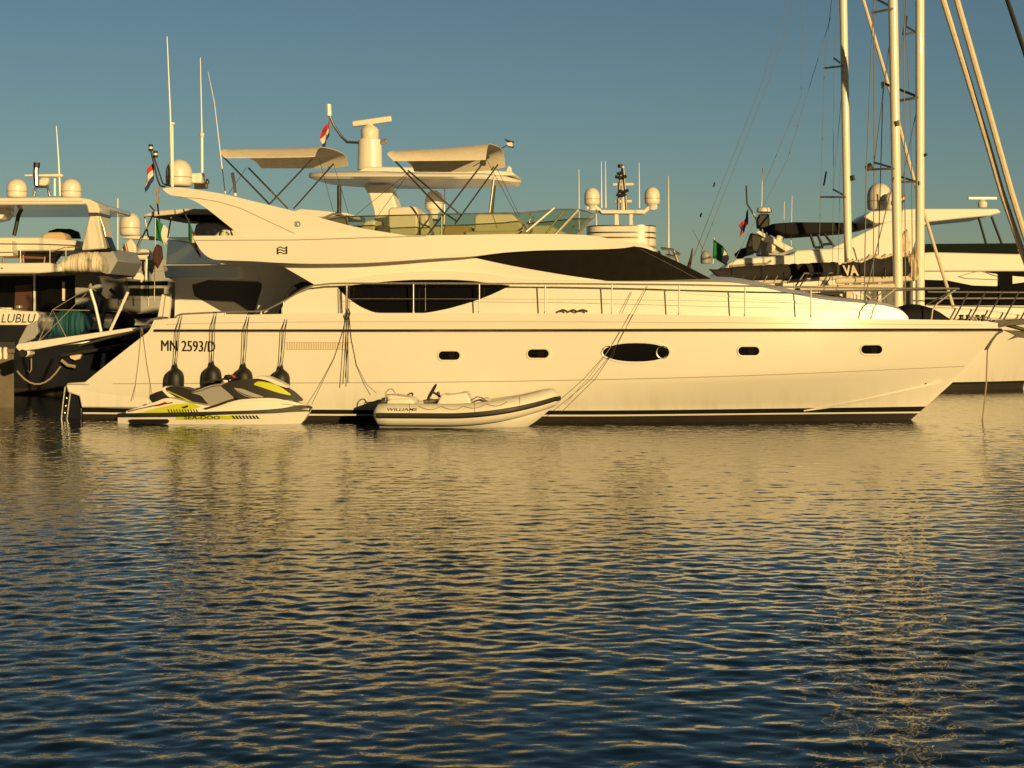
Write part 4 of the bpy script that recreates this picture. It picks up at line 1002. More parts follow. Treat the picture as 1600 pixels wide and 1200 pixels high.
# ------------------------------------------------------------------ builders for the boats moored behind
def P_(fr, root):
    """part maker bound to one boat"""
    def p(name, m, poly, v0, v1, bev=.02, par=None, dv=0.):
        b = MB(); slab(fr, poly, v0, v1, mb=b, dv=dv); return b.build(name, m, par or root, bevel=bev)
    return p
def T_(fr, root):
    def t(name, m, pts, v, r, par=None, r2=None, k=8):
        vs = v if isinstance(v, (list, tuple)) else [v] * len(pts)
        b = MB(); b.tube([fr.L(x, y, q) for (x, y), q in zip(pts, vs)], r, k, r2=r2); return b.build(name, m, par or root)
    return t
def simple_hull(fr, root, xs, xb, half, sheer, m='gel', bootz=(.18, .30), flip=1, rake=.8, full=2.2, name='hull', bm='boot'):
    """hull with flared bow: sheer is a list of (fraction of length, height)"""
    us = fr.uw(xs, 520, half)[0]; ub = fr.uw(xb, 500, 0)[0]; L = ub - us; sh = cv(sheer); n = 44; hs = sh(1)
    def st(t, z):
        top = sh(t); f = min(1, max(0, z / top)); tt = t
        u = us + L * t * (1 - rake * (1 - f) / abs(L)) ; Lf = .48
        d = (1 - t) / Lf; b = half * (.86 + .14 * f) * (1 - (1 - min(d, 1)) ** (1.5 + (full - 1.5) * f))
        return (u, max(b, .01), z)
    zs = lambda t: [-.5, bootz[0], bootz[1], bootz[1] + .07, .45 * sh(t) + .2, .75 * sh(t), sh(t)]
    mats = [2, 1, 0, 0, 0, 0]; rows = [[st(i / n, z) for z in zs(i / n)] for i in range(n + 1)]
    mb = MB()
    for j, mi in enumerate(mats):
        for s in (-1, 1): mb.grid([[(r[j][0], s * r[j][1], r[j][2]) for r in rows], [(r[j + 1][0], s * r[j + 1][1], r[j + 1][2]) for r in rows]], mi)
        a = rows[0]; mb.add([(a[j][0], -a[j][1], a[j][2]), (a[j][0], a[j][1], a[j][2]), (a[j+1][0], a[j+1][1], a[j+1][2]), (a[j+1][0], -a[j+1][1], a[j+1][2])], [(0, 1, 2, 3)], mi)
    mb.grid([[(r[-1][0], r[-1][1] * q, r[-1][2] - (.03 if abs(q) < 1 else 0)) for r in rows] for q in (-1, -.96, 0, .96, 1)], 0)
    h = mb.build(name, [m, bm, 'anti'], root, smooth=30)
    t = MB().tube([(r[-1][0], -r[-1][1] - .01, r[-1][2] - .06) for r in rows], .03, 6); both(None, t).build('rub_rail', 'dsteel', root)
    return h
def flag_at(fr, root, px, py, v, w, h, cols, seed, par, rz=0., kind='h', droop=.85, name='flag'):
    b = flagmesh(w, h, cols, seed, droop, kind=kind); place(b, fr.L(px, py, v), rz=rz); return b.build(name, cols, par or root, smooth=60)
def radar(fr, root, cx, cy, v, half, m='radome', ry=0., par=None):
    u, w = fr.uw(cx, cy, v); sc = fr.dep(u, v) / FPX; L = half * sc
    b = MB(); b.lathe([(.16, -.34), (.2, -.28), (.2, -.12), (.13, -.05), (.05, 0)], (u, -v, w), 18); ra = b.build('radar_pedestal', m, par or root, smooth=40)
    b = MB(); b.box((u, -v, w + .06), (2 * L, .12, .13), ry=ry, rz=.12); b.build('radar_scanner', m, ra, bevel=.03)

def bagmesh(fr, poly, half, root, name, m='bag', lump=.05, seed=1):
    """stowed sail in its bag: outline filled out to a rounded, lumpy section"""
    xs = sorted({x for x, y in poly}); rnd = random.Random(seed); mb = MB(); rows = []
    ps = poly + [poly[0]]
    def cut(x):
        ys = []
        for (a, b), (c, d) in zip(ps, ps[1:]):
            if (a - x) * (c - x) <= 0 and a != c: ys.append(b + (d - b) * (x - a) / (c - a))
        return min(ys), max(ys)
    for x in seq(xs[0] + .3, xs[-1] - .3, 46):
        t, bt = cut(x); u, wt = fr.uw(x, t, 0); wb = fr.wz(u, 0, bt); ring = []
        j = [rnd.uniform(-lump, lump) for _ in range(4)]
        for k in range(20):
            q = 2 * math.pi * k / 20; c, s_ = math.cos(q), math.sin(q); hw = half * (1 - .35 * max(0, s_))
            ring.append((u, hw * math.copysign(abs(c) ** .7, c) * (1 + j[0] * 2), (wt + wb) / 2 + (wt - wb) / 2 * math.copysign(abs(s_) ** .8, s_) + (j[1] if s_ > .5 else 0)))
        rows.append(ring)
    return mb.ring(rows).build(name, m, root, smooth=70)

# --- flybridge yacht right behind the main one
F3 = Frame(-1.0, 9.4, 8)
b3 = F3.root('hardtop_yacht', 'white yacht directly behind the near one, oval hardtop carrying a thick radar mast', 'yacht')
p3, t3 = P_(F3, b3), T_(F3, b3)
simple_hull(F3, b3, 262, 1350, 2.25, [(0, 1.75), (.5, 1.9), (1, 2.2)])
p3('deckhouse', 'cabin', [(440, 500), (470, 430), (540, 400), (900, 395), (1040, 440), (1120, 500)], 1.8, -1.8, .06)
p3('flybridge', 'cabin', [(345, 400), (380, 368), (520, 352), (860, 352), (900, 372), (900, 400)], 2.0, -2.0, .08)
# hardtop: a flattened lens in section, oval in plan
mb = MB(); ul = F3.uw(486, 277, 0)[0]; ur = F3.uw(814, 286, 0)[0]; rows = []
for i in range(41):
    t = i / 40; s_ = math.sin(math.pi * t) ** .32 if 0 < t < 1 else .02; u = ul + (ur - ul) * t; hb = 1.75 * s_
    px = F3.px(u, 0); yt = lin([(484, 274), (492, 268), (520, 265), (598, 263), (680, 266), (770, 268), (800, 274), (816, 283)])(px); yb = lin([(484, 276), (500, 279), (600, 279), (770, 279), (816, 285)])(px)
    wt, wb2 = F3.wz(u, 1.6 * s_, yt), F3.wz(u, 1.7 * s_, yb); ring = []
    for k in range(24):
        q = 2 * math.pi * k / 24; c, s2 = math.cos(q), math.sin(q)
        yy = hb * math.copysign(abs(c) ** (.6 if s2 > 0 else .3), c); zz = wb2 + .05 + (wt - wb2 - .05) * max(s2, 0) ** .8 + (-.05 if s2 < -.3 else 0); ring.append((u, yy, zz))
    rows.append(ring)
ht = mb.ring(rows).build('hardtop', 'cabin', b3, smooth=45)
p3('hardtop_deck', 'cabin', [(560, 266), (572, 260), (720, 262), (800, 268), (805, 274), (560, 272)], .8, -.8, .04, ht)
p3('hardtop_leg', 'cabin', [(566, 288), (606, 288), (614, 305), (622, 330), (630, 365), (588, 365), (583, 330), (576, 305)], .35, -.35, .05)
t3('hardtop_post', 'black', [(530, 290), (530, 352)], .9, .06); t3('hardtop_post', 'black', [(772, 290), (766, 350)], .9, .05)
b = MB(); u, w = F3.uw(578, 265, 0); sc = F3.dep(u, 0) / FPX
b.lathe([(20 * sc, 0), (19.5 * sc, .05), (18.5 * sc, 46 * sc), (16 * sc, 48 * sc)], (u, 0, w), 28, sq=.8); rm = b.build('radar_mast', 'cabin', b3, smooth=40)
b = MB(); b.lathe([(13 * sc, 48 * sc), (14 * sc, 53 * sc), (14 * sc, 62 * sc), (11 * sc, 66 * sc), (6 * sc, 69 * sc), (4 * sc, 72 * sc)], (u, 0, w), 24); b.build('radar_drum', 'radome', rm, smooth=40)
b = MB(); b.box((u + .06, 0, w + 75 * sc), (62 * sc, .16, 9 * sc), ry=R(-7.5), rz=.1); b.build('radar_scanner', 'radome', rm, bevel=.03)
b = MB(); u2, w2 = F3.uw(601, 221, .1); b.lathe([(.01, -.1), (.07, -.08), (.08, .04), (.05, .08)], (u2, -.1, w2), 12, axis='x'); b.build('searchlight', 'steel', rm)
fp = t3('flag_pole', 'dsteel', [(560, 223), (542, 222), (534, 214), (522, 197), (515, 180)], 0, .035)
t3('pole_light', 'white', [(514.5, 181), (513.5, 163)], 0, .07, fp)
flag_at(F3, b3, 515.5, 180, .05, .75, .55, ['fred', 'fwhite', 'fblue'], 3, fp, rz=2.6, droop=.8)
dome(F3, 678, 297.5, 328, 14, -1.0, 'satellite_dome', b3, ped=14)
b = MB(); u, w = F3.uw(678, 345, -1.0); b.lathe([(.12, 0), (.08, .1), (.1, .45)], (u, 1.0, w), 12); b.build('dome_stand', 'dsteel', b3)
p3('horn_trumpet', 'dsteel', [(724, 263), (732, 267), (758, 265), (760, 270), (732, 271), (724, 273)], .5, .4, .01)
p3('fin_aerial', 'white', [(788, 274), (794, 258), (799, 262), (800, 276)], .3, .2, .02); p3('aerial_tray', 'white', [(696, 267), (726, 264), (728, 270), (696, 270)], .5, -.3, .02)
aw = p3('aft_awning', 'canvas', [(222, 337), (240, 330), (290, 326), (340, 327), (372, 336), (380, 342), (330, 334), (280, 334), (240, 338)], 1.7, -1.7, .02)
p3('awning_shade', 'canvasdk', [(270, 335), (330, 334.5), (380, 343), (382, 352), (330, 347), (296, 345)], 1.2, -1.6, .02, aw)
for a, c in (((226, 338), (232, 372)), ((238, 338), (222, 372)), ((268, 336), (262, 372)), ((372, 342), (384, 372))): t3('awning_pole', 'dsteel', [a, c], 1.4, .022, aw)
p3('aft_bulwark', 'cabin', [(300, 372), (306, 350), (330, 345), (372, 360), (384, 372)], .6, -1.5, .04)
bagmesh(F3, [(302, 368), (312, 356), (330, 352), (350, 356), (368, 362), (374, 370)], .3, b3, 'covered_gear', 'canvasdk', .04, 6)
for x, y in ((322, 364), (334, 361), (346, 365), (356, 364)):
    b = MB(); u, w = F3.uw(x, y, 1.5); b.box((u, -1.5, w), (.11, .08, .14), ry=.4); b.build('deck_fitting', 'white', b3, bevel=.02)
p3('fly_table', 'cabin', [(455, 330), (470, 326), (545, 333), (545, 340), (460, 340)], .8, -1.2, .04)
t3('whip_aerial', 'white', [(694, 350), (695, 295)], -1.2, .018)

# --- yacht with two satellite domes on a cross mast
F4 = Frame(3.4, 24, 4)
b4 = F4.root('twin_dome_yacht', 'distant white yacht whose lattice mast carries a satellite dome at each end', 'yacht')
p4, t4 = P_(F4, b4), T_(F4, b4)
simple_hull(F4, b4, 640, 1120, 2.7, [(0, 2.0), (.5, 2.2), (1, 2.8)])
p4('deckhouse', 'cabin', [(700, 500), (720, 420), (980, 395), (1032, 394), (1060, 420), (1120, 500)], 2.2, -2.2, .06)
p4('flybridge', 'cabin', [(760, 420), (800, 384), (950, 378), (1005, 380), (1033, 393), (1034, 420)], 2.0, -2.0, .06)
mb = MB(); rows = []
for yb, yt, mi in ((396, 379, 0),):
    u0 = F4.uw(915, 365, 1.5)[0]; u1 = F4.uw(1026, 365, 1.5)[0]; ring = []
wz1, wz0 = F4.wz(0, 1.5, 352.5), F4.wz(0, 1.5, 384)
def ovalring(z): return [((u0 + u1) / 2 + (u1 - u0) / 2 * math.copysign(abs(math.cos(q)) ** .45, math.cos(q)), 1.7 * math.copysign(abs(math.sin(q)) ** .45, math.sin(q)), z) for q in [2 * math.pi * k / 40 for k in range(40)]]
co = MB().ring([ovalring(wz0), ovalring(wz1)]).build('upper_coaming', 'ivory', b4, smooth=40, bevel=.03)
for y, hgt in ((363.5, .05), (371.5, .05), (353, .04)):
    z = F4.wz(0, 1.5, y); r1 = [(x * 1, yy * 1.012, z - hgt / 2) for x, yy, _ in ovalring(z)]; r2 = [(x, yy * 1.012, z + hgt / 2) for x, yy, _ in ovalring(z)]
    MB().ring([r1, r2]).build('coaming_stripe', 'dsteel', co, smooth=40)
p4('mast_leg', 'cabin', [(960, 378), (960, 330), (966, 330), (968, 378)], .5, .3, .02); p4('mast_leg', 'cabin', [(983, 378), (983, 330), (989, 330), (989, 378)], .5, .3, .02)
cb = t4('mast_crossbar', 'cabin', [(917, 325), (932, 325), (940, 331.5), (1006, 331.5), (1014, 324.5), (1027, 324)], .4, .09)
p4('mast_crossbeam', 'cabin', [(936, 328), (1009, 328), (1005, 334), (940, 334)], .6, .1, .03)
dome(F4, 925, 293, 320, 12, .4, 'satellite_dome', b4, ped=9); dome(F4, 1019, 292, 319, 12, .4, 'satellite_dome', b4, ped=9)
lm4 = t4('mast_column', 'ivory', [(974, 330), (974, 300), (973, 260)], .4, .11, r2=.06)
t4('mast_column', 'dsteel', [(966, 330), (967, 298), (970, 270)], .5, .045); t4('mast_stay', 'dsteel', [(979, 330), (977, 300), (974, 262)], .5, .04)
for y, a, c in ((288.5, 958, 991), (315, 962, 987)): t4('mast_spreader', 'white', [(a, y), (c, y - .5)], .4, .06)
for y, a, c in ((276, 961, 979), (304, 963, 978), (298, 966, 982), (270, 964, 972)): t4('mast_bracket', 'black', [(a, y), ((a + c) / 2, y + 2), (c, y - 1)], .6, .06)
t4('mast_light', 'black', [(969, 262), (969, 257)], .4, .09)
for x, y0, y1 in ((940, 325, 252), (946.5, 325, 252), (999, 325, 254), (905, 365, 265), (932, 355, 330), (1045, 405, 275)): t4('whip_aerial', 'white', [(x, y0), (x - .5, y1)], .3, .03 if x != 1045 else .035, r2=.012)
t4('awning_edge', 'dsteel', [(1032, 388), (1050, 390), (1062, 398), (1058, 402), (1040, 398)], .6, .05)
t4('aerial_base', 'dsteel', [(1053, 392), (1060, 412)], .6, .06)

# --- small grey-blue dinghy radar thing and flagged boat right of it
F6 = Frame(15, 28, 3)
b6 = F6.root('black_bimini_boat', 'white flybridge boat with a black bimini and a black radar pillar', 'motor boat')
p6, t6 = P_(F6, b6), T_(F6, b6)
simple_hull(F6, b6, 1060, 1440, 2.1, [(0, 1.8), (.5, 2.0), (1, 2.5)])
p6('deckhouse', 'cabin', [(1090, 500), (1120, 425), (1300, 420), (1400, 500)], 1.7, -1.7, .06)
p6('flybridge', 'cabin', [(1130, 424), (1137, 412), (1152, 404.5), (1200, 401), (1238, 398), (1244, 391), (1290, 389), (1335, 386), (1345, 424)], 1.8, -1.8, .07)
p6('fly_recess', 'bluegrey', [(1187, 398), (1190, 372), (1232, 394), (1236, 400)], .9, -.6, .03)
p6('arch_strut', 'ivory', [(1181, 363), (1186, 360), (1240, 388), (1228, 393)], 1.2, 1.0, .02); p6('arch_strut', 'ivory', [(1181, 363), (1186, 360), (1240, 388), (1228, 393)], -1.0, -1.2, .02)
rp = p6('radar_pillar', 'black', [(1184, 356), (1183, 342), (1187, 334), (1202, 334), (1203, 345), (1202, 357)], .3, -.3, .05)
for x in (1188, 1194, 1200): t6('pillar_leg', 'black', [(x, 355), (x + 2, 372)], .2, .05)
b = MB(); u, w = F6.uw(1194, 331, 0); b.lathe([(.20, -.04), (.29, 0), (.30, .08), (.26, .15), (.1, .18)], (u, 0, w), 24); b.build('radome', 'radome', rp, smooth=50)
fs6 = t6('flag_staff', 'white', [(1182, 343), (1167, 318), (1166, 290)], 0, .035)
flag_at(F6, b6, 1170, 326, .05, .9, .6, ['fred', 'fblue', 'fblue', 'fred'], 8, fs6, rz=2.7)
bb = p6('bimini_canvas', 'canvasdk', [(1203, 350.5), (1212, 349), (1240, 347), (1310, 347.5), (1366, 350), (1362, 355), (1330, 361), (1290, 364), (1240, 367.5), (1224, 366), (1210, 359)], 1.3, -1.3, .06)
for pts in (((1266, 366), (1273, 387)), ((1277, 366), (1286, 386)), ((1288, 365), (1303, 385)), ((1273, 387), (1286, 386)), ((1286, 382), (1300, 381))): t6('bimini_frame', 'black', pts, 1.2, .05, bb)
for x, y0, y1 in ((1190, 323, 262), (1236, 384, 306), (1224, 375, 315)): t6('whip_aerial', 'white', [(x, y0), (x + 1.5, y1)], .3, .022, r2=.012)
for x, y, w_, h_ in ((1178, 380, .5, .7), (1205, 384, .35, .5), (1216, 376, .25, .4), (1196, 372, .4, .3)):
    b = MB(); u, w = F6.uw(x, y, .9); b.box((u, -.9, w), (w_, .4, h_), ry=.3); b.build('deck_locker', 'black' if x < 1180 else 'ivory', b6, bevel=.08)
t6('fly_windscreen', 'dglass', [(1152, 402), (1160, 395), (1175, 391)], [1.2, 1.3, 1.2], .18)
t6('locker_window', 'seam', [(1140, 416), (1198, 412), (1205, 407)], 1.81, .05)
fg = t6('flag_staff', 'white', [(1114, 412), (1116, 372)], 0, .025)
flag_at(F6, b6, 1116, 373, .03, 1.0, .75, ['fgreen', 'fgreen', 'fwhite'], 12, fg, rz=.1, kind='v', droop=.6)
t6('rail_stay', 'wire', [(1082, 358), (1098, 388)], 0, .015)
b = MB(); u, w = F6.uw(1103, 412, .4); b.lathe(dome_prof(.21, .52), (u, -.4, w), 20); b.build('covered_searchlight', 'bluegrey', b6, smooth=50)
t6('dark_pennant', 'fbrown', [(1076, 418), (1080, 402), (1082, 388)], 0, .08, r2=.02)

# --- big motor yacht at the right with raked arch and hardtop
F5 = Frame(22, 34, 4)
b5 = F5.root('raked_arch_yacht', 'large white motor yacht at the right, broad raked arch with hardtop, behind the masts', 'yacht')
p5, t5 = P_(F5, b5), T_(F5, b5)
simple_hull(F5, b5, 1270, 1900, 2.9, [(0, 2.1), (.5, 2.4), (1, 3.0)])
hp5 = p5('hardtop', 'cabin', [(1349, 338.5), (1361, 330), (1431, 326), (1559, 326), (1564.5, 332), (1547, 337), (1500, 341.5), (1449, 347), (1420, 347), (1368, 349.5)], 2.0, -2.0, .05)
p5('raked_arch', 'cabin', [(1290, 392), (1386, 346), (1400, 343), (1450, 345), (1432, 372), (1424, 396), (1424, 420), (1290, 420)], 2.05, 1.75, .05); p5('raked_arch', 'cabin', [(1290, 392), (1386, 346), (1400, 343), (1450, 345), (1432, 372), (1424, 396), (1424, 420), (1290, 420)], -1.75, -2.05, .05)
for a, c in (((1529, 340), (1541, 382)), ((1549, 338), (1566, 383))): t5('hardtop_strut', 'black', [a, c], 1.7, .05)
p5('fly_windshield', 'dglass', [(1444, 397), (1446, 381), (1588, 380), (1594, 394), (1590, 398)], 1.9, -1.9, .03)
p5('flybridge', 'cabin', [(1424, 424), (1430, 396), (1455, 394), (1590, 397), (1760, 398), (1800, 424)], 2.2, -2.2, .06)
p5('side_deckhouse', 'cabin', [(1424, 500), (1424, 424), (1780, 424), (1860, 500)], 2.1, -2.1, .05)
p5('aft_cockpit', 'greycan', [(1285, 500), (1288, 422), (1424, 422), (1424, 500)], 1.7, -1.7, .04)
for x in (1345, 1372, 1398): p5('cockpit_post', 'ivory', [(x, 424), (x + 5, 424), (x + 5, 500), (x, 500)], 1.8, 1.7, .02)
p5('saloon_window', 'blackgl', [(1444, 437), (1480, 438), (1520, 446), (1556, 447), (1600, 441), (1760, 441), (1790, 478), (1444, 477)], 2.13, 2.0, .01)
p5('upper_window', 'blackgl', [(1536, 424.5), (1700, 424.5), (1700, 433), (1606, 433), (1572, 430)], 2.14, 2.0, .01)
p5('window_pillar', 'cabin', [(1446, 449), (1480, 449), (1500, 452), (1470, 452)], 2.16, 2.05, .01)
p5('side_door', 'blackgl', [(1561, 427), (1582, 426), (1583, 477), (1562, 477)], 2.2, 2.0, .01)
b = MB(); b.tube([F5.L(x, y, 2.14) for x, y in ((1498, 432), (1520, 425.5), (1534, 423), (1552, 430), (1580, 436), (1560, 437), (1510, 435), (1498, 432))], .015, 6); b.build('styling_line', 'seam', b5)
radar(F5, b5, 1535, 312, 0, 23)
dome(F5, 1374, 286, 328, 19, .2, 'satellite_dome', b5); dome(F5, 1392, 300, 328, 10, 1.0, 'satellite_dome', b5)
fs5 = t5('flag_staff', 'white', [(1391, 325), (1390, 296)], 1.4, .025)
flag_at(F5, b5, 1414, 302, 1.4, .75, .35, ['fred', 'fwhite', 'fblue'], 21, fs5, rz=3.0, droop=.45)
t5('fly_rail', 'steel', [(1590, 392), (1600, 384), (1620, 384)], 1.9, .05)
t5('deck_rail', 'steel', [(1440, 466), (1600, 466), (1800, 468)], 2.6, .03)

# --- sailing yachts
def mast(fr, root, px, v, r, y0, ytop, pxtop, name='mast'):
    o = T_(fr, root)(name, 'mast', [(px, y0), (px + (pxtop - px) * .5, (y0 + ytop) / 2), (pxtop, ytop)], v, r, k=18); return o
def spreader(fr, root, m_, hub, tips, r=.035):
    for tx, ty, v in tips: T_(fr, root)('spreader', 'dsteel', [hub, (tx, ty)], [0, v], r, m_)
# first: mast nearest the bow rail's left, long plain sail bag
A1 = Frame(15, 22.5, 3)
s1 = A1.root('sailing_yacht', 'sailing yacht with the leftmost tall mast and a long plain charcoal sail bag', 'sailing boat')
q1, r1 = P_(A1, s1), T_(A1, s1)
simple_hull(A1, s1, 1135, 1497, 1.85, [(0, 1.7), (.5, 1.75), (1, 2.25)], rake=2.6, full=1.9)
q1('coachroof', 'cabin', [(1150, 500), (1165, 470), (1180, 460), (1330, 456), (1372, 476), (1400, 500)], 1.1, -1.1, .06)
q1('coachroof_window', 'blackgl', [(1190, 470), (1200, 463), (1310, 461), (1338, 472)], 1.12, 1.0, .01)
m1 = mast(A1, s1, 1327, 0, .14, 492, -230, 1313)
spreader(A1, s1, m1, (1319, 103), [(1288, 106.5, 1.3), (1303, 91, -1.4)]); spreader(A1, s1, m1, (1324, 308), [(1282, 308, 1.4), (1302, 296, -1.5)])
bg1 = bagmesh(A1, [(1108, 421), (1150, 417), (1200, 414), (1260, 411.5), (1309, 409), (1314, 420), (1314, 430), (1240, 437), (1128, 440)], .24, s1, 'sail_bag', lump=.02)
for x in (1144, 1225): r1('bag_tie', 'black', [(x, 416), (x, 427), (x - 1, 438)], [.1, .27, .15], .012, bg1)
r1('boom', 'sail', [(1128, 443), (1230, 439), (1322, 433)], 0, .075)
r1('furled_forestay', 'sail', [(1319, -100), (1349, 0), (1384, 118), (1425, 270), (1463, 395), (1496, 500)], 0, .06)
for pts, v in ((((1314, -140), (1288, 106), (1282, 308), (1278, 490)), [0, 1.3, 1.4, 1.7]), (((1314, -140), (1303, 91), (1302, 296), (1300, 490)), [0, -1.4, -1.5, -1.7]), (((1319, 104), (1302, 296)), [0, -1.5]), (((1250, -60), (1190, 130), (1084, 400)), 0), (((1262, -60), (1200, 130), (1095, 395)), .4), (((1255, 0), (1252, 150), (1193, 290)), .6), (((1300, 20), (1230, 250), (1130, 440)), 0), (((1313, 250), (1308, 490)), .5)):
    r1('shroud', 'wire', pts, v, .009, k=5)
for pts in (((1291, 268), (1287, 290)), ((1117, 285), (1115, 292)), ((1096, 333), (1094, 339))): r1('stay_turnbuckle', 'black', pts, .6, .03)
r1('radar_reflector', 'black', [(1331, 274), (1333, 282)], .1, .08, m1)
fr_ = r1('stern_gantry', 'steel', [(1243, 447), (1257, 427), (1302, 426.5), (1289, 447)], 1.2, .028); r1('gantry_leg', 'steel', [(1250, 447), (1264, 427)], .9, .022, fr_); r1('gantry_leg', 'steel', [(1282, 447), (1295, 427)], .9, .022, fr_)
for x in (1160, 1178, 1197, 1213, 1235): r1('lifeline_post', 'steel' if x % 2 else 'dsteel', [(x - 5, 443), (x + 2, 431)], 1.6, .02)
b = MB(); u, w = A1.uw(1255, 454, 1.4); b.lathe([(.01, -.3), (.16, -.26), (.17, .24), (.01, .3)], (u, -1.4, w), 14, axis='x'); b.build('cylinder_fender', 'black', s1, smooth=50)
b = MB(); u, w = A1.uw(1300, 454, 1.4); b.lathe([(.01, -.42), (.12, -.38), (.12, .38), (.01, .42)], (u, -1.4, w), 14, axis='x'); b.build('cylinder_fender', 'sail', s1, smooth=50)
q1('winch_post', 'sail', [(1322, 470), (1322, 452), (1331, 452), (1331, 470)], 1.3, 1.1, .03)
for x in (1345, 1365, 1385, 1400): r1('lifeline_post', 'dsteel', [(x, 488), (x, 452)], 1.3, .016)
for pts in (((1290, 453), (1340, 480), (1376, 477)), ((1357, 455), (1377, 475)), ((1345, 456), (1376, 477))): r1('pulpit_brace', 'sail', pts, 1.2, .025)
# second: middle mast
A2 = Frame(12, 12.6, 3)
s2 = A2.root('sailing_yacht', 'sailing yacht with the middle mast, standing between the two masts that carry charcoal sail bags', 'sailing boat')
q2, r2_ = P_(A2, s2), T_(A2, s2)
simple_hull(A2, s2, 1130, 1468, 1.9, [(0, 1.6), (.5, 1.7), (1, 2.1)], rake=1.8, full=1.9)
q2('coachroof', 'cabin', [(1240, 500), (1255, 480), (1400, 478), (1440, 500)], 1.1, -1.1, .05)
m2 = mast(A2, s2, 1404, 0, .14, 492, -230, 1391)
spreader(A2, s2, m2, (1397, 13), [(1364, 20, 1.5), (1366, -3, -1.6)]); spreader(A2, s2, m2, (1399, 263.5), [(1354, 265, 1.6), (1366, 254, -1.6)])
for pts, v in ((((1385, -150), (1364, 20), (1354, 265), (1350, 480)), [0, 1.5, 1.6, 1.8]), (((1385, -150), (1366, -3), (1366, 254), (1364, 480)), [0, -1.6, -1.6, -1.8]), (((1397, 14), (1366, 254)), [0, -1.6]), (((1400, 265), (1350, 470)), [0, 1.7]), (((1412, -40), (1415, 480)), 0)): r2_('shroud', 'wire', pts, v, .016, k=5)
r2_('deck_light', 'steel', [(1403, 188), (1405, 196)], .2, .07, m2); r2_('radar_dome_bracket', 'dsteel', [(1354, 264), (1362, 258)], 1.5, .09, m2)
r2_('boom', 'sail', [(1250, 452), (1400, 447)], 0, .09)
# third: right mast, bag with two letters, twin furled headsails, white hull under the near yacht's bow
A3 = Frame(17, 17.3, 3)
s3 = A3.root('sailing_yacht', 'sailing yacht with the rightmost mast, lettered charcoal sail bag and twin furled headsails', 'sailing boat')
q3, r3 = P_(A3, s3), T_(A3, s3)
simple_hull(A3, s3, 1190, 1700, 2.2, [(0, 2.0), (.6, 2.15), (1, 2.3)], rake=2.2, full=2.0, bootz=(.19, .25))
q3('coachroof', 'cabin', [(1380, 500), (1400, 486), (1470, 480), (1540, 484), (1640, 498)], 1.3, -1.3, .06)
m3 = mast(A3, s3, 1437.5, 0, .145, 492, -450, 1437)
spreader(A3, s3, m3, (1436, 152), [(1396, 159, 1.6), (1380, 130, -1.7)], .045); spreader(A3, s3, m3, (1430, 50), [(1412, 55, 1.2), (1413, 40, -1.3)]); spreader(A3, s3, m3, (1431, 284), [(1400, 284.5, 1.5), (1400, 274, -1.5)])
for pts, v in ((((1437, -400), (1413, 55), (1396, 159), (1400, 284), (1397, 480)), [0, 1.2, 1.6, 1.5, 2]), (((1437, -400), (1413, 40), (1417, 70), (1424, 200), (1426, 480)), [0, -1.3, -1.5, -1.5, -2]), (((1436, 152), (1412, 274), (1405, 480)), [0, -1.5, -1.8]), (((1380, 130), (1370, 480)), [-1.7, -2])): r3('shroud', 'wire', pts, v, .016, k=5)
r3('spreader_flag', 'fwhite', [(1379, 128), (1379.5, 138)], -1.7, .05, m3); r3('mast_pennant', 'black', [(1416, 25), (1412, 55)], 1.0, .05, m3)
r3('mast_fitting', 'black', [(1445, 240), (1447, 244)], .1, .06, m3); r3('mast_plate', 'bluegrey', [(1437, 283), (1437, 289)], .15, .03, m3)
bg3 = bagmesh(A3, [(1313, 412), (1330, 407), (1345, 409), (1362, 401), (1375, 403), (1392, 398), (1408, 399), (1420, 406), (1421, 426), (1416, 432), (1316, 432)], .26, s3, 'sail_bag', seed=4)
letters(A3, 'VA', 1316, 430, 15.5, 26, lambda u, w: .275, 'bag_lettering', 'sail', bg3, shear=-.18, bold=.035)
bagmesh(A3, [(1316, 411), (1330, 404), (1345, 406), (1362, 398), (1376, 400), (1392, 395), (1410, 395), (1422, 400), (1410, 403), (1392, 402), (1376, 406), (1362, 404), (1345, 412), (1330, 410), (1318, 413)], .16, s3, 'flaked_sail', 'sail', .07, 7)
bagmesh(A3, [(1412, 398), (1428, 394), (1434, 408), (1435, 430), (1428, 440), (1418, 432), (1420, 412)], .2, s3, 'sail_luff', 'sail', .1, 9)
r3('bag_strap', 'dsteel', [(1383, 403), (1383, 420), (1383, 434)], [.1, .28, .2], .02, bg3); r3('bag_strap', 'sail', [(1399, 402), (1396, 432)], [.2, .27], .012, bg3)
r3('boom', 'sail', [(1306, 439), (1370, 437), (1432, 434)], 0, .10)
r3('furled_headsail', 'sail', [(1437, -115), (1474, 0), (1510, 115), (1542.5, 222), (1565, 300), (1596, 390), (1636, 500)], 0, .10)
r3('furled_headsail', 'sail', [(1455, -130), (1495, 0), (1525, 105), (1545, 175), (1580, 300), (1602, 370), (1650, 510)], .3, .10)
r3('black_headstay', 'black', [(1437, -420), (1574, 0), (1600, 78), (1690, 360), (1730, 490)], 0, .075)
r3('sheet_line', 'sail', [(1405, 330), (1402, 395)], .2, .12); bagmesh(A3, [(1396, 398), (1402, 372), (1418, 358), (1422, 380), (1418, 400), (1404, 404)], .12, s3, 'loose_sailcloth', 'sail', .08, 12)
for x in (1490, 1516, 1542, 1568, 1594): r3('lifeline_post', 'dsteel', [(x, 500), (x + 12, 478), (x + 24, 456)], 1.5, .025)
r3('lifeline', 'steel', [(1450, 456), (1620, 457)], 1.5, .022); r3('lifeline', 'steel', [(1450, 477), (1540, 479), (1640, 481)], 1.5, .02)
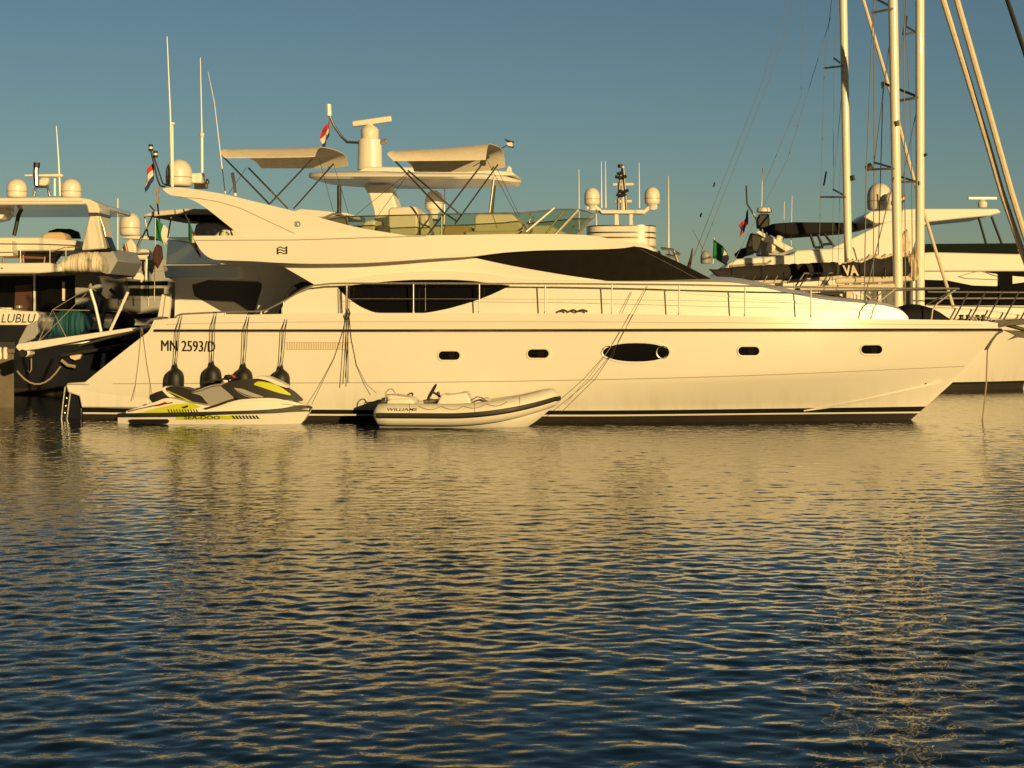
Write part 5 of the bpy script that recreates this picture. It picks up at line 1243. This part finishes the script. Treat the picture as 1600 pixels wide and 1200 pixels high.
r3('companion_rail', 'dsteel', [(1352, 470), (1352, 446), (1412, 446), (1412, 470)], 1.2, .025)
for x in (1366, 1380, 1396): r3('rail_post', 'dsteel', [(x, 446), (x, 472)], 1.2, .02)
q3('bow_line_hawse', 'dsteel', [(1520, 498), (1532, 496), (1533, 502), (1521, 503)], 2.0, 1.9, .01)

# --- stern-on yacht at the left edge
F1 = Frame(-17, 18, 0)
b1 = F1.root('stern_on_yacht', 'white yacht at the left edge seen from astern, twin domes above, name on transom', 'yacht')
p1, t1 = P_(F1, b1), T_(F1, b1)
p1('hull', 'gel', [(-130, 487), (-125, 470), (58, 488), (60, 500), (54, 512), (40, 560), (34, 640), (-110, 640), (-128, 560)], -.25, -15, .05)
p1('transom', 'gel', [(-120, 485), (58, 486.5), (61, 494), (56, 508), (-118, 508)], .05, -.25, .03)
p1('transom_recess', 'navy', [(-110, 509), (40, 509), (38, 552), (-105, 552)], -.1, -.3, .02)
p1('quarter_panel', 'bluegrey', [(42, 508), (58, 500), (60, 526), (26, 541), (30, 530)], .1, -.2, .03)  # bluish shade on the hull quarter is put into the panel colour
p1('bathing_platform', 'gel', [(-120, 556), (40, 552), (42, 560), (-120, 566)], 1.4, -.1, .04)
letters(F1, 'LUBLU', 2, 504, 13.5, 54, lambda u, w: .06, 'transom_name', 'ink', b1, shear=.25, off=.01)
p1('saloon_glass', 'blackgl', [(-120, 426), (119, 426), (119, 486), (-120, 486)], -2.5, -12, .02)
p1('door_frame', 'ivory', [(52, 426), (55, 426), (55, 486), (52, 486)], -2.42, -2.5, .01); p1('door_frame', 'ivory', [(97, 440), (101, 440), (101, 470), (97, 470)], -2.42, -2.5, .01)
p1('saloon_curtain', 'fbrown', [(24, 446), (50, 444), (50, 484), (22, 484)], -2.44, -2.49, .01)
p1('cockpit_wing', 'bluegrey', [(117, 425), (150, 425), (158, 450), (150, 484), (117, 486)], -2.2, -2.5, .02)
b = MB(); u, w = F1.uw(30, 482, -1.5); b.lathe([(.02, 0), (.12, .02), (.13, .09), (.05, .13)], (u, 1.5, w), 12); b.build('table_dish', 'steel', b1)
for x in (4, 14): b = MB(); u, w = F1.uw(x, 483, -1.4); b.box((u, 1.4, w), (.2, .2, .1)); b.build('table_setting', 'white', b1, bevel=.02)
fd = p1('flybridge_deck', 'gel', [(-125, 412), (78, 410.5), (96, 416), (97, 424), (60, 427), (-125, 428)], .6, -8, .05)
b = MB(); u, w = F1.uw(3, 419, .62); b.box((u, -.62, w), (.05, .02, .04)); b.build('deck_light', 'ink', fd)
bagmesh(Frame(-17, 17.3, 0), [(76, 424), (82, 409), (100, 399), (125, 394), (143, 393), (152, 399), (157, 412), (155, 426), (120, 425)], .5, b1, 'stowed_cover', 'canvas', .05, 5)
p1('deck_wing', 'bluegrey', [(138, 400), (142, 388), (174, 388), (184, 407), (172, 428), (150, 430)], -.5, -4, .03)  # shaded side: the blue of the shade is in its colour
p1('fly_coaming', 'ivory', [(-125, 371), (60, 371), (122, 376), (128, 391), (60, 392), (-125, 393)], -1.5, -6, .05)
p1('coaming_step', 'ivory', [(-125, 376), (18, 376), (20, 400), (-125, 402)], -.9, -1.5, .03)
p1('fly_cockpit_shade', 'canvasdk', [(36, 401), (40, 393), (96, 392), (82, 411), (34, 411)], -1.0, -1.4, .02)
for x0, y0, x1, y1 in ((5, 412, 5, 402), (37, 412, 36, 399), (69, 412, 70, 401)): t1('chair_leg', 'wood', [(x0, y0), (x1, y1)], -.2, .035)
t1('chair_arm', 'wood', [(4, 402), (36, 402), (70, 403)], -.2, .035)
p1('fly_sofa', 'cush', [(64, 376), (66, 366), (76, 363), (96, 362.5), (102, 368), (103, 376)], -1.6, -2.4, .06)
p1('fly_windscreen', 'dglass', [(74, 372), (75, 361), (88, 357), (110, 357.5), (122, 362), (125, 373)], -4.2, -4.4, .03)
fr1 = t1('fly_rail', 'dsteel', [(-120, 380.5), (60, 381.5), (126, 384)], .3, .018); t1('fly_rail', 'steel', [(78, 394), (100, 387), (126, 385)], .2, .018)
for x, a, c in ((32, 381, 411), (78, 382, 411), (103, 383, 400), (-40, 381, 411)): t1('rail_post', 'dsteel', [(x, a), (x, c)], .3, .014, fr1)
ht1 = p1('hardtop', 'gel', [(-125, 309.5), (124, 308), (134, 312.5), (132, 319.5), (-125, 320.5)], .3, -6, .06)
p1('hardtop_lip', 'ivory', [(-125, 313), (128, 312.5), (130, 315), (-125, 315.5)], .34, .3, .01, ht1)
p1('arch_leg', 'ivory', [(124, 308.5), (140, 311), (152, 317), (156, 327), (154, 334), (156, 352), (163, 388), (127, 391), (133, 362), (139, 338), (135, 322), (130, 314)], .2, -1.2, .05)
p1('arch_collar', 'dsteel', [(138.5, 332), (155, 332), (155, 337), (138.5, 338)], .24, -1.24, .01)
p1('arch_window', 'dglass', [(128, 391), (138, 379), (166, 369), (175, 391)], -.2, -.9, .02)
t1('arch_brace', 'dsteel', [(154, 333), (162, 356), (165, 370)], 0, .04)
t1('hardtop_strut', 'black', [(37, 320), (29, 336), (22, 368)], -2, .07)
p1('hardtop_bracket', 'gel', [(-20, 320), (6, 320), (9, 330), (2, 342), (-20, 346)], -1, -2, .05)
for px in (26.5, 111.5): 
    d = dome(F1, px, 279, 309, 15.5, -2, 'satellite_dome', b1)
b = MB(); u, w = F1.uw(62, 292, -2)
b.tube([F1.L(53, 307, -2), F1.L(56, 292, -2), F1.L(74, 292, -2), F1.L(78, 307, -2)], .05, 8); sta = b.build('radar_stand', 'dsteel', b1)
p1('radar_body', 'ivory', [(60, 290), (60, 281), (66, 277), (76, 278), (75, 285), (71, 290)], -1.9, -2.3, .05, sta)
p1('radar_scanner', 'white', [(38, 272.5), (97, 271.5), (97.5, 276), (38, 275.5)], -1.9, -2.1, .02, sta)
t1('light_mast', 'dsteel', [(57, 290), (56, 268), (57, 257)], -1.8, .09, sta); t1('mast_lamp', 'black', [(57, 262), (57.5, 254)], -1.8, .11, sta)
t1('whip_aerial', 'white', [(94, 306), (91.5, 250), (88, 197)], -2, .04, r2=.015); t1('whip_aerial', 'white', [(85.5, 306), (85.5, 279)], -2, .04)

# --- jumble of a flybridge boat between the stern-on yacht and the near yacht
F2 = Frame(-17, 30, 0)
b2 = F2.root('shaded_flybridge_boat', 'flybridge boat in blue shade seen past the near yacht stern, one large dome', 'motor boat')
p2, t2 = P_(F2, b2), T_(F2, b2)
p2('hull', 'bluegrey', [(112, 560), (118, 470), (300, 466), (310, 560), (300, 640), (125, 640)], 0, -12, .05)  # blue shade over this boat is painted into its colour
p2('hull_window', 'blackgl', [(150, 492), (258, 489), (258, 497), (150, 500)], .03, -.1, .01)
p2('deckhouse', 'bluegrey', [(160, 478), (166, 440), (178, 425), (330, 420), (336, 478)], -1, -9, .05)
p2('dark_strip', 'blackgl', [(192, 440), (262, 439), (262, 446), (192, 446)], -.95, -1.1, .01)
p2('saloon_window', 'dglass', [(185, 452), (256, 450), (256, 462), (190, 463)], -.95, -1.1, .01)
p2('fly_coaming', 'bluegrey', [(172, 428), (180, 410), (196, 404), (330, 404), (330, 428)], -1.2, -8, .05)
p2('fly_seat', 'ivory', [(210, 406), (213, 394), (220, 388), (232, 390), (236, 406)], -.8, -1.4, .08)
p2('fly_seat', 'ivory', [(186, 404), (188, 390), (196, 378), (204, 372), (213, 385), (212, 400)], -.9, -1.2, .08)
p2('arch_beam', 'ivory', [(188, 372), (206, 368), (236, 369), (262, 372), (262, 376), (206, 373)], -1, -1.6, .02)
t2('arch_post', 'wood', [(195, 380), (204, 416)], -.7, .07); t2('arch_post', 'dsteel', [(214, 388), (222, 368)], -1, .05); t2('arch_post', 'ivory', [(184, 415), (184, 340), (184, 310)], -1, .03)
dome(F2, 203.5, 332, 368, 16, -1.2, 'satellite_dome', b2)
for x, y in ((196, 396), (223, 396)): t2('fly_rail', 'steel', [(x - 12, y), (x + 14, y - 1)], -.6, .03)
b = MB(); u, w = F2.uw(217, 434, -.7); b.lathe([(.10, -.06), (.20, -.06), (.22, 0), (.20, .06), (.10, .06), (.08, 0), (.10, -.06)], (u, .7, w), 20, axis='y'); b.build('life_ring', 'white', b2)
t2('white_staff', 'white', [(228, 437), (229, 404)], -.6, .05); p2('white_cloth', 'canvas', [(160, 453), (172, 432), (178, 434), (180, 452)], -.3, -.6, .04)
fr2 = t2('flag_staff', 'black', [(250, 346), (242, 330), (234, 321)], 0, .03)
flag_at(F2, b2, 240, 333, .05, 1.2, .95, ['fgreen', 'fgreen', 'fwhite'], 31, fr2, rz=.1, kind='v', droop=.7)
st2 = t2('signal_halyard', 'dsteel', [(241, 470), (242, 400), (243, 340)], 0, .02)
bagmesh(Frame(-17, 29.5, 0), [(234.5, 394), (240, 380), (249, 384), (250, 404), (242, 420), (236, 410)], .12, b2, 'furled_banner', 'fbrown', .04, 2)
for x, y, s in ((194, 424, 1), (200, 440, 2), (213, 436, 3)): flag_at(F2, b2, x, y, -.4, .3, .4, ['fred', 'fwhite', 'fblue'], 40 + s, None, name='signal_pennant')
b = MB(); u, w = F2.uw(163, 440, -.3); b.lathe([(.16, -.32), (.2, -.2), (.18, 0), (.10, .06), (.12, .14), (.12, .22), (.05, .28)], (u, .3, w), 14); b.build('black_cover', 'black', b2, smooth=50)
for x in (180, 205, 232, 255): t2('deck_stanchion', 'dsteel', [(x, 478), (x, 464)], .02, .025)

# --- dark-hulled boat beyond the gangway, with a teal tarpaulin
FD = Frame(-15, 14.5, 0)
bd = FD.root('dark_hulled_boat', 'low dark-hulled boat in the shade behind the gangway', 'boat')
pd_, td_ = P_(FD, bd), T_(FD, bd)
simple_hull(FD, bd, -60, 250, 1.7, [(0, 1.35), (.5, 1.5), (1, 1.9)], m='navy', rake=1.0, bm='boot')
pd_('cabin', 'navy', [(120, 540), (130, 516), (215, 508), (235, 530)], .9, -.9, .05)
pd_('foredeck_cover', 'greycan', [(188, 532), (205, 517), (238, 508), (246, 520), (240, 536)], 1.2, .2, .05)
pd_('hawse_plate', 'sail', [(108, 555), (127, 554), (124, 561), (117, 563), (110, 560)], 1.74, 1.6, .01)
td_('fender_board', 'rope', [(96, 563), (106, 571), (118, 573)], 1.8, .05); td_('hanging_hook', 'rope', [(49, 560), (49, 578), (46, 582), (43, 579)], 1.85, .02)
td_('rub_strake', 'dsteel', [(95, 556), (150, 547), (212, 536)], 1.74, .05); td_('deck_pipe', 'dsteel', [(60, 532), (95, 528), (150, 522), (205, 520)], 1.4, .05)
for x in (160, 186): td_('boat_davit', 'dsteel', [(x - 4, 520), (x + 6, 470), (x - 14, 452)], .4, .06)
b = MB(); u, w = FD.uw(193, 505, .2); b.lathe([(.02, -.25), (.3, -.2), (.36, .05), (.25, .3), (.05, .4)], (u, -.2, w), 14); b.build('tarred_bundle', 'fbrown', bd, smooth=50)
tp = bagmesh(FD, [(82, 528), (88, 500), (93, 488), (104, 484), (120, 479), (138, 476), (139, 500), (138, 530)], .5, None, 'tarpaulin', 'teal', .05, 14)
tp.location = (FD.ox, FD.oy, 0); tag(tp, 'crumpled teal tarpaulin heaped on the dark boat near the gangway foot', 'tarpaulin')

# --- stone quay at the far left
qx = (22 - CX) * 40 / FPX
def quay_block(z0, z1, e): return MB().prism([(qx + e, 6 - e, z0), (qx * 1.3 + e, 18, z0), (-70, 18, z0), (-70, 6 - e, z0)], [(qx + e, 6 - e, z1), (qx * 1.3 + e, 18, z1), (-70, 18, z1), (-70, 6 - e, z1)])
tag(quay_block(-1, 1.36, 0).build('quay', 'stone', None, bevel=.05), None, None, kind='structure')
tag(quay_block(1.364, 1.48, .03).build('quay_coping', 'stone', None, bevel=.03), None, None, kind='structure')
W_ = Frame(0, 6.2, 0)
rope(sag(W_.L(14, 560, .1), W_.L(95, 572, 0), .55), .022, 'rope', 'slack mooring rope sagging from the quay corner to the dark hull', frame=W_)
b = MB(); u, w = W_.uw(4, 552, .2)
for k in (-1, 1): b.lathe([(.02, -.16), (.05, -.14), (.06, 0), (.05, .14), (.02, .16)], (k * .07, 0, 0), 10)
o = b.build('quay_light', 'white', None); o.location = (u, 6.0, w); tag(o, 'pair of small white bottle-shaped posts on the quay edge', 'post')
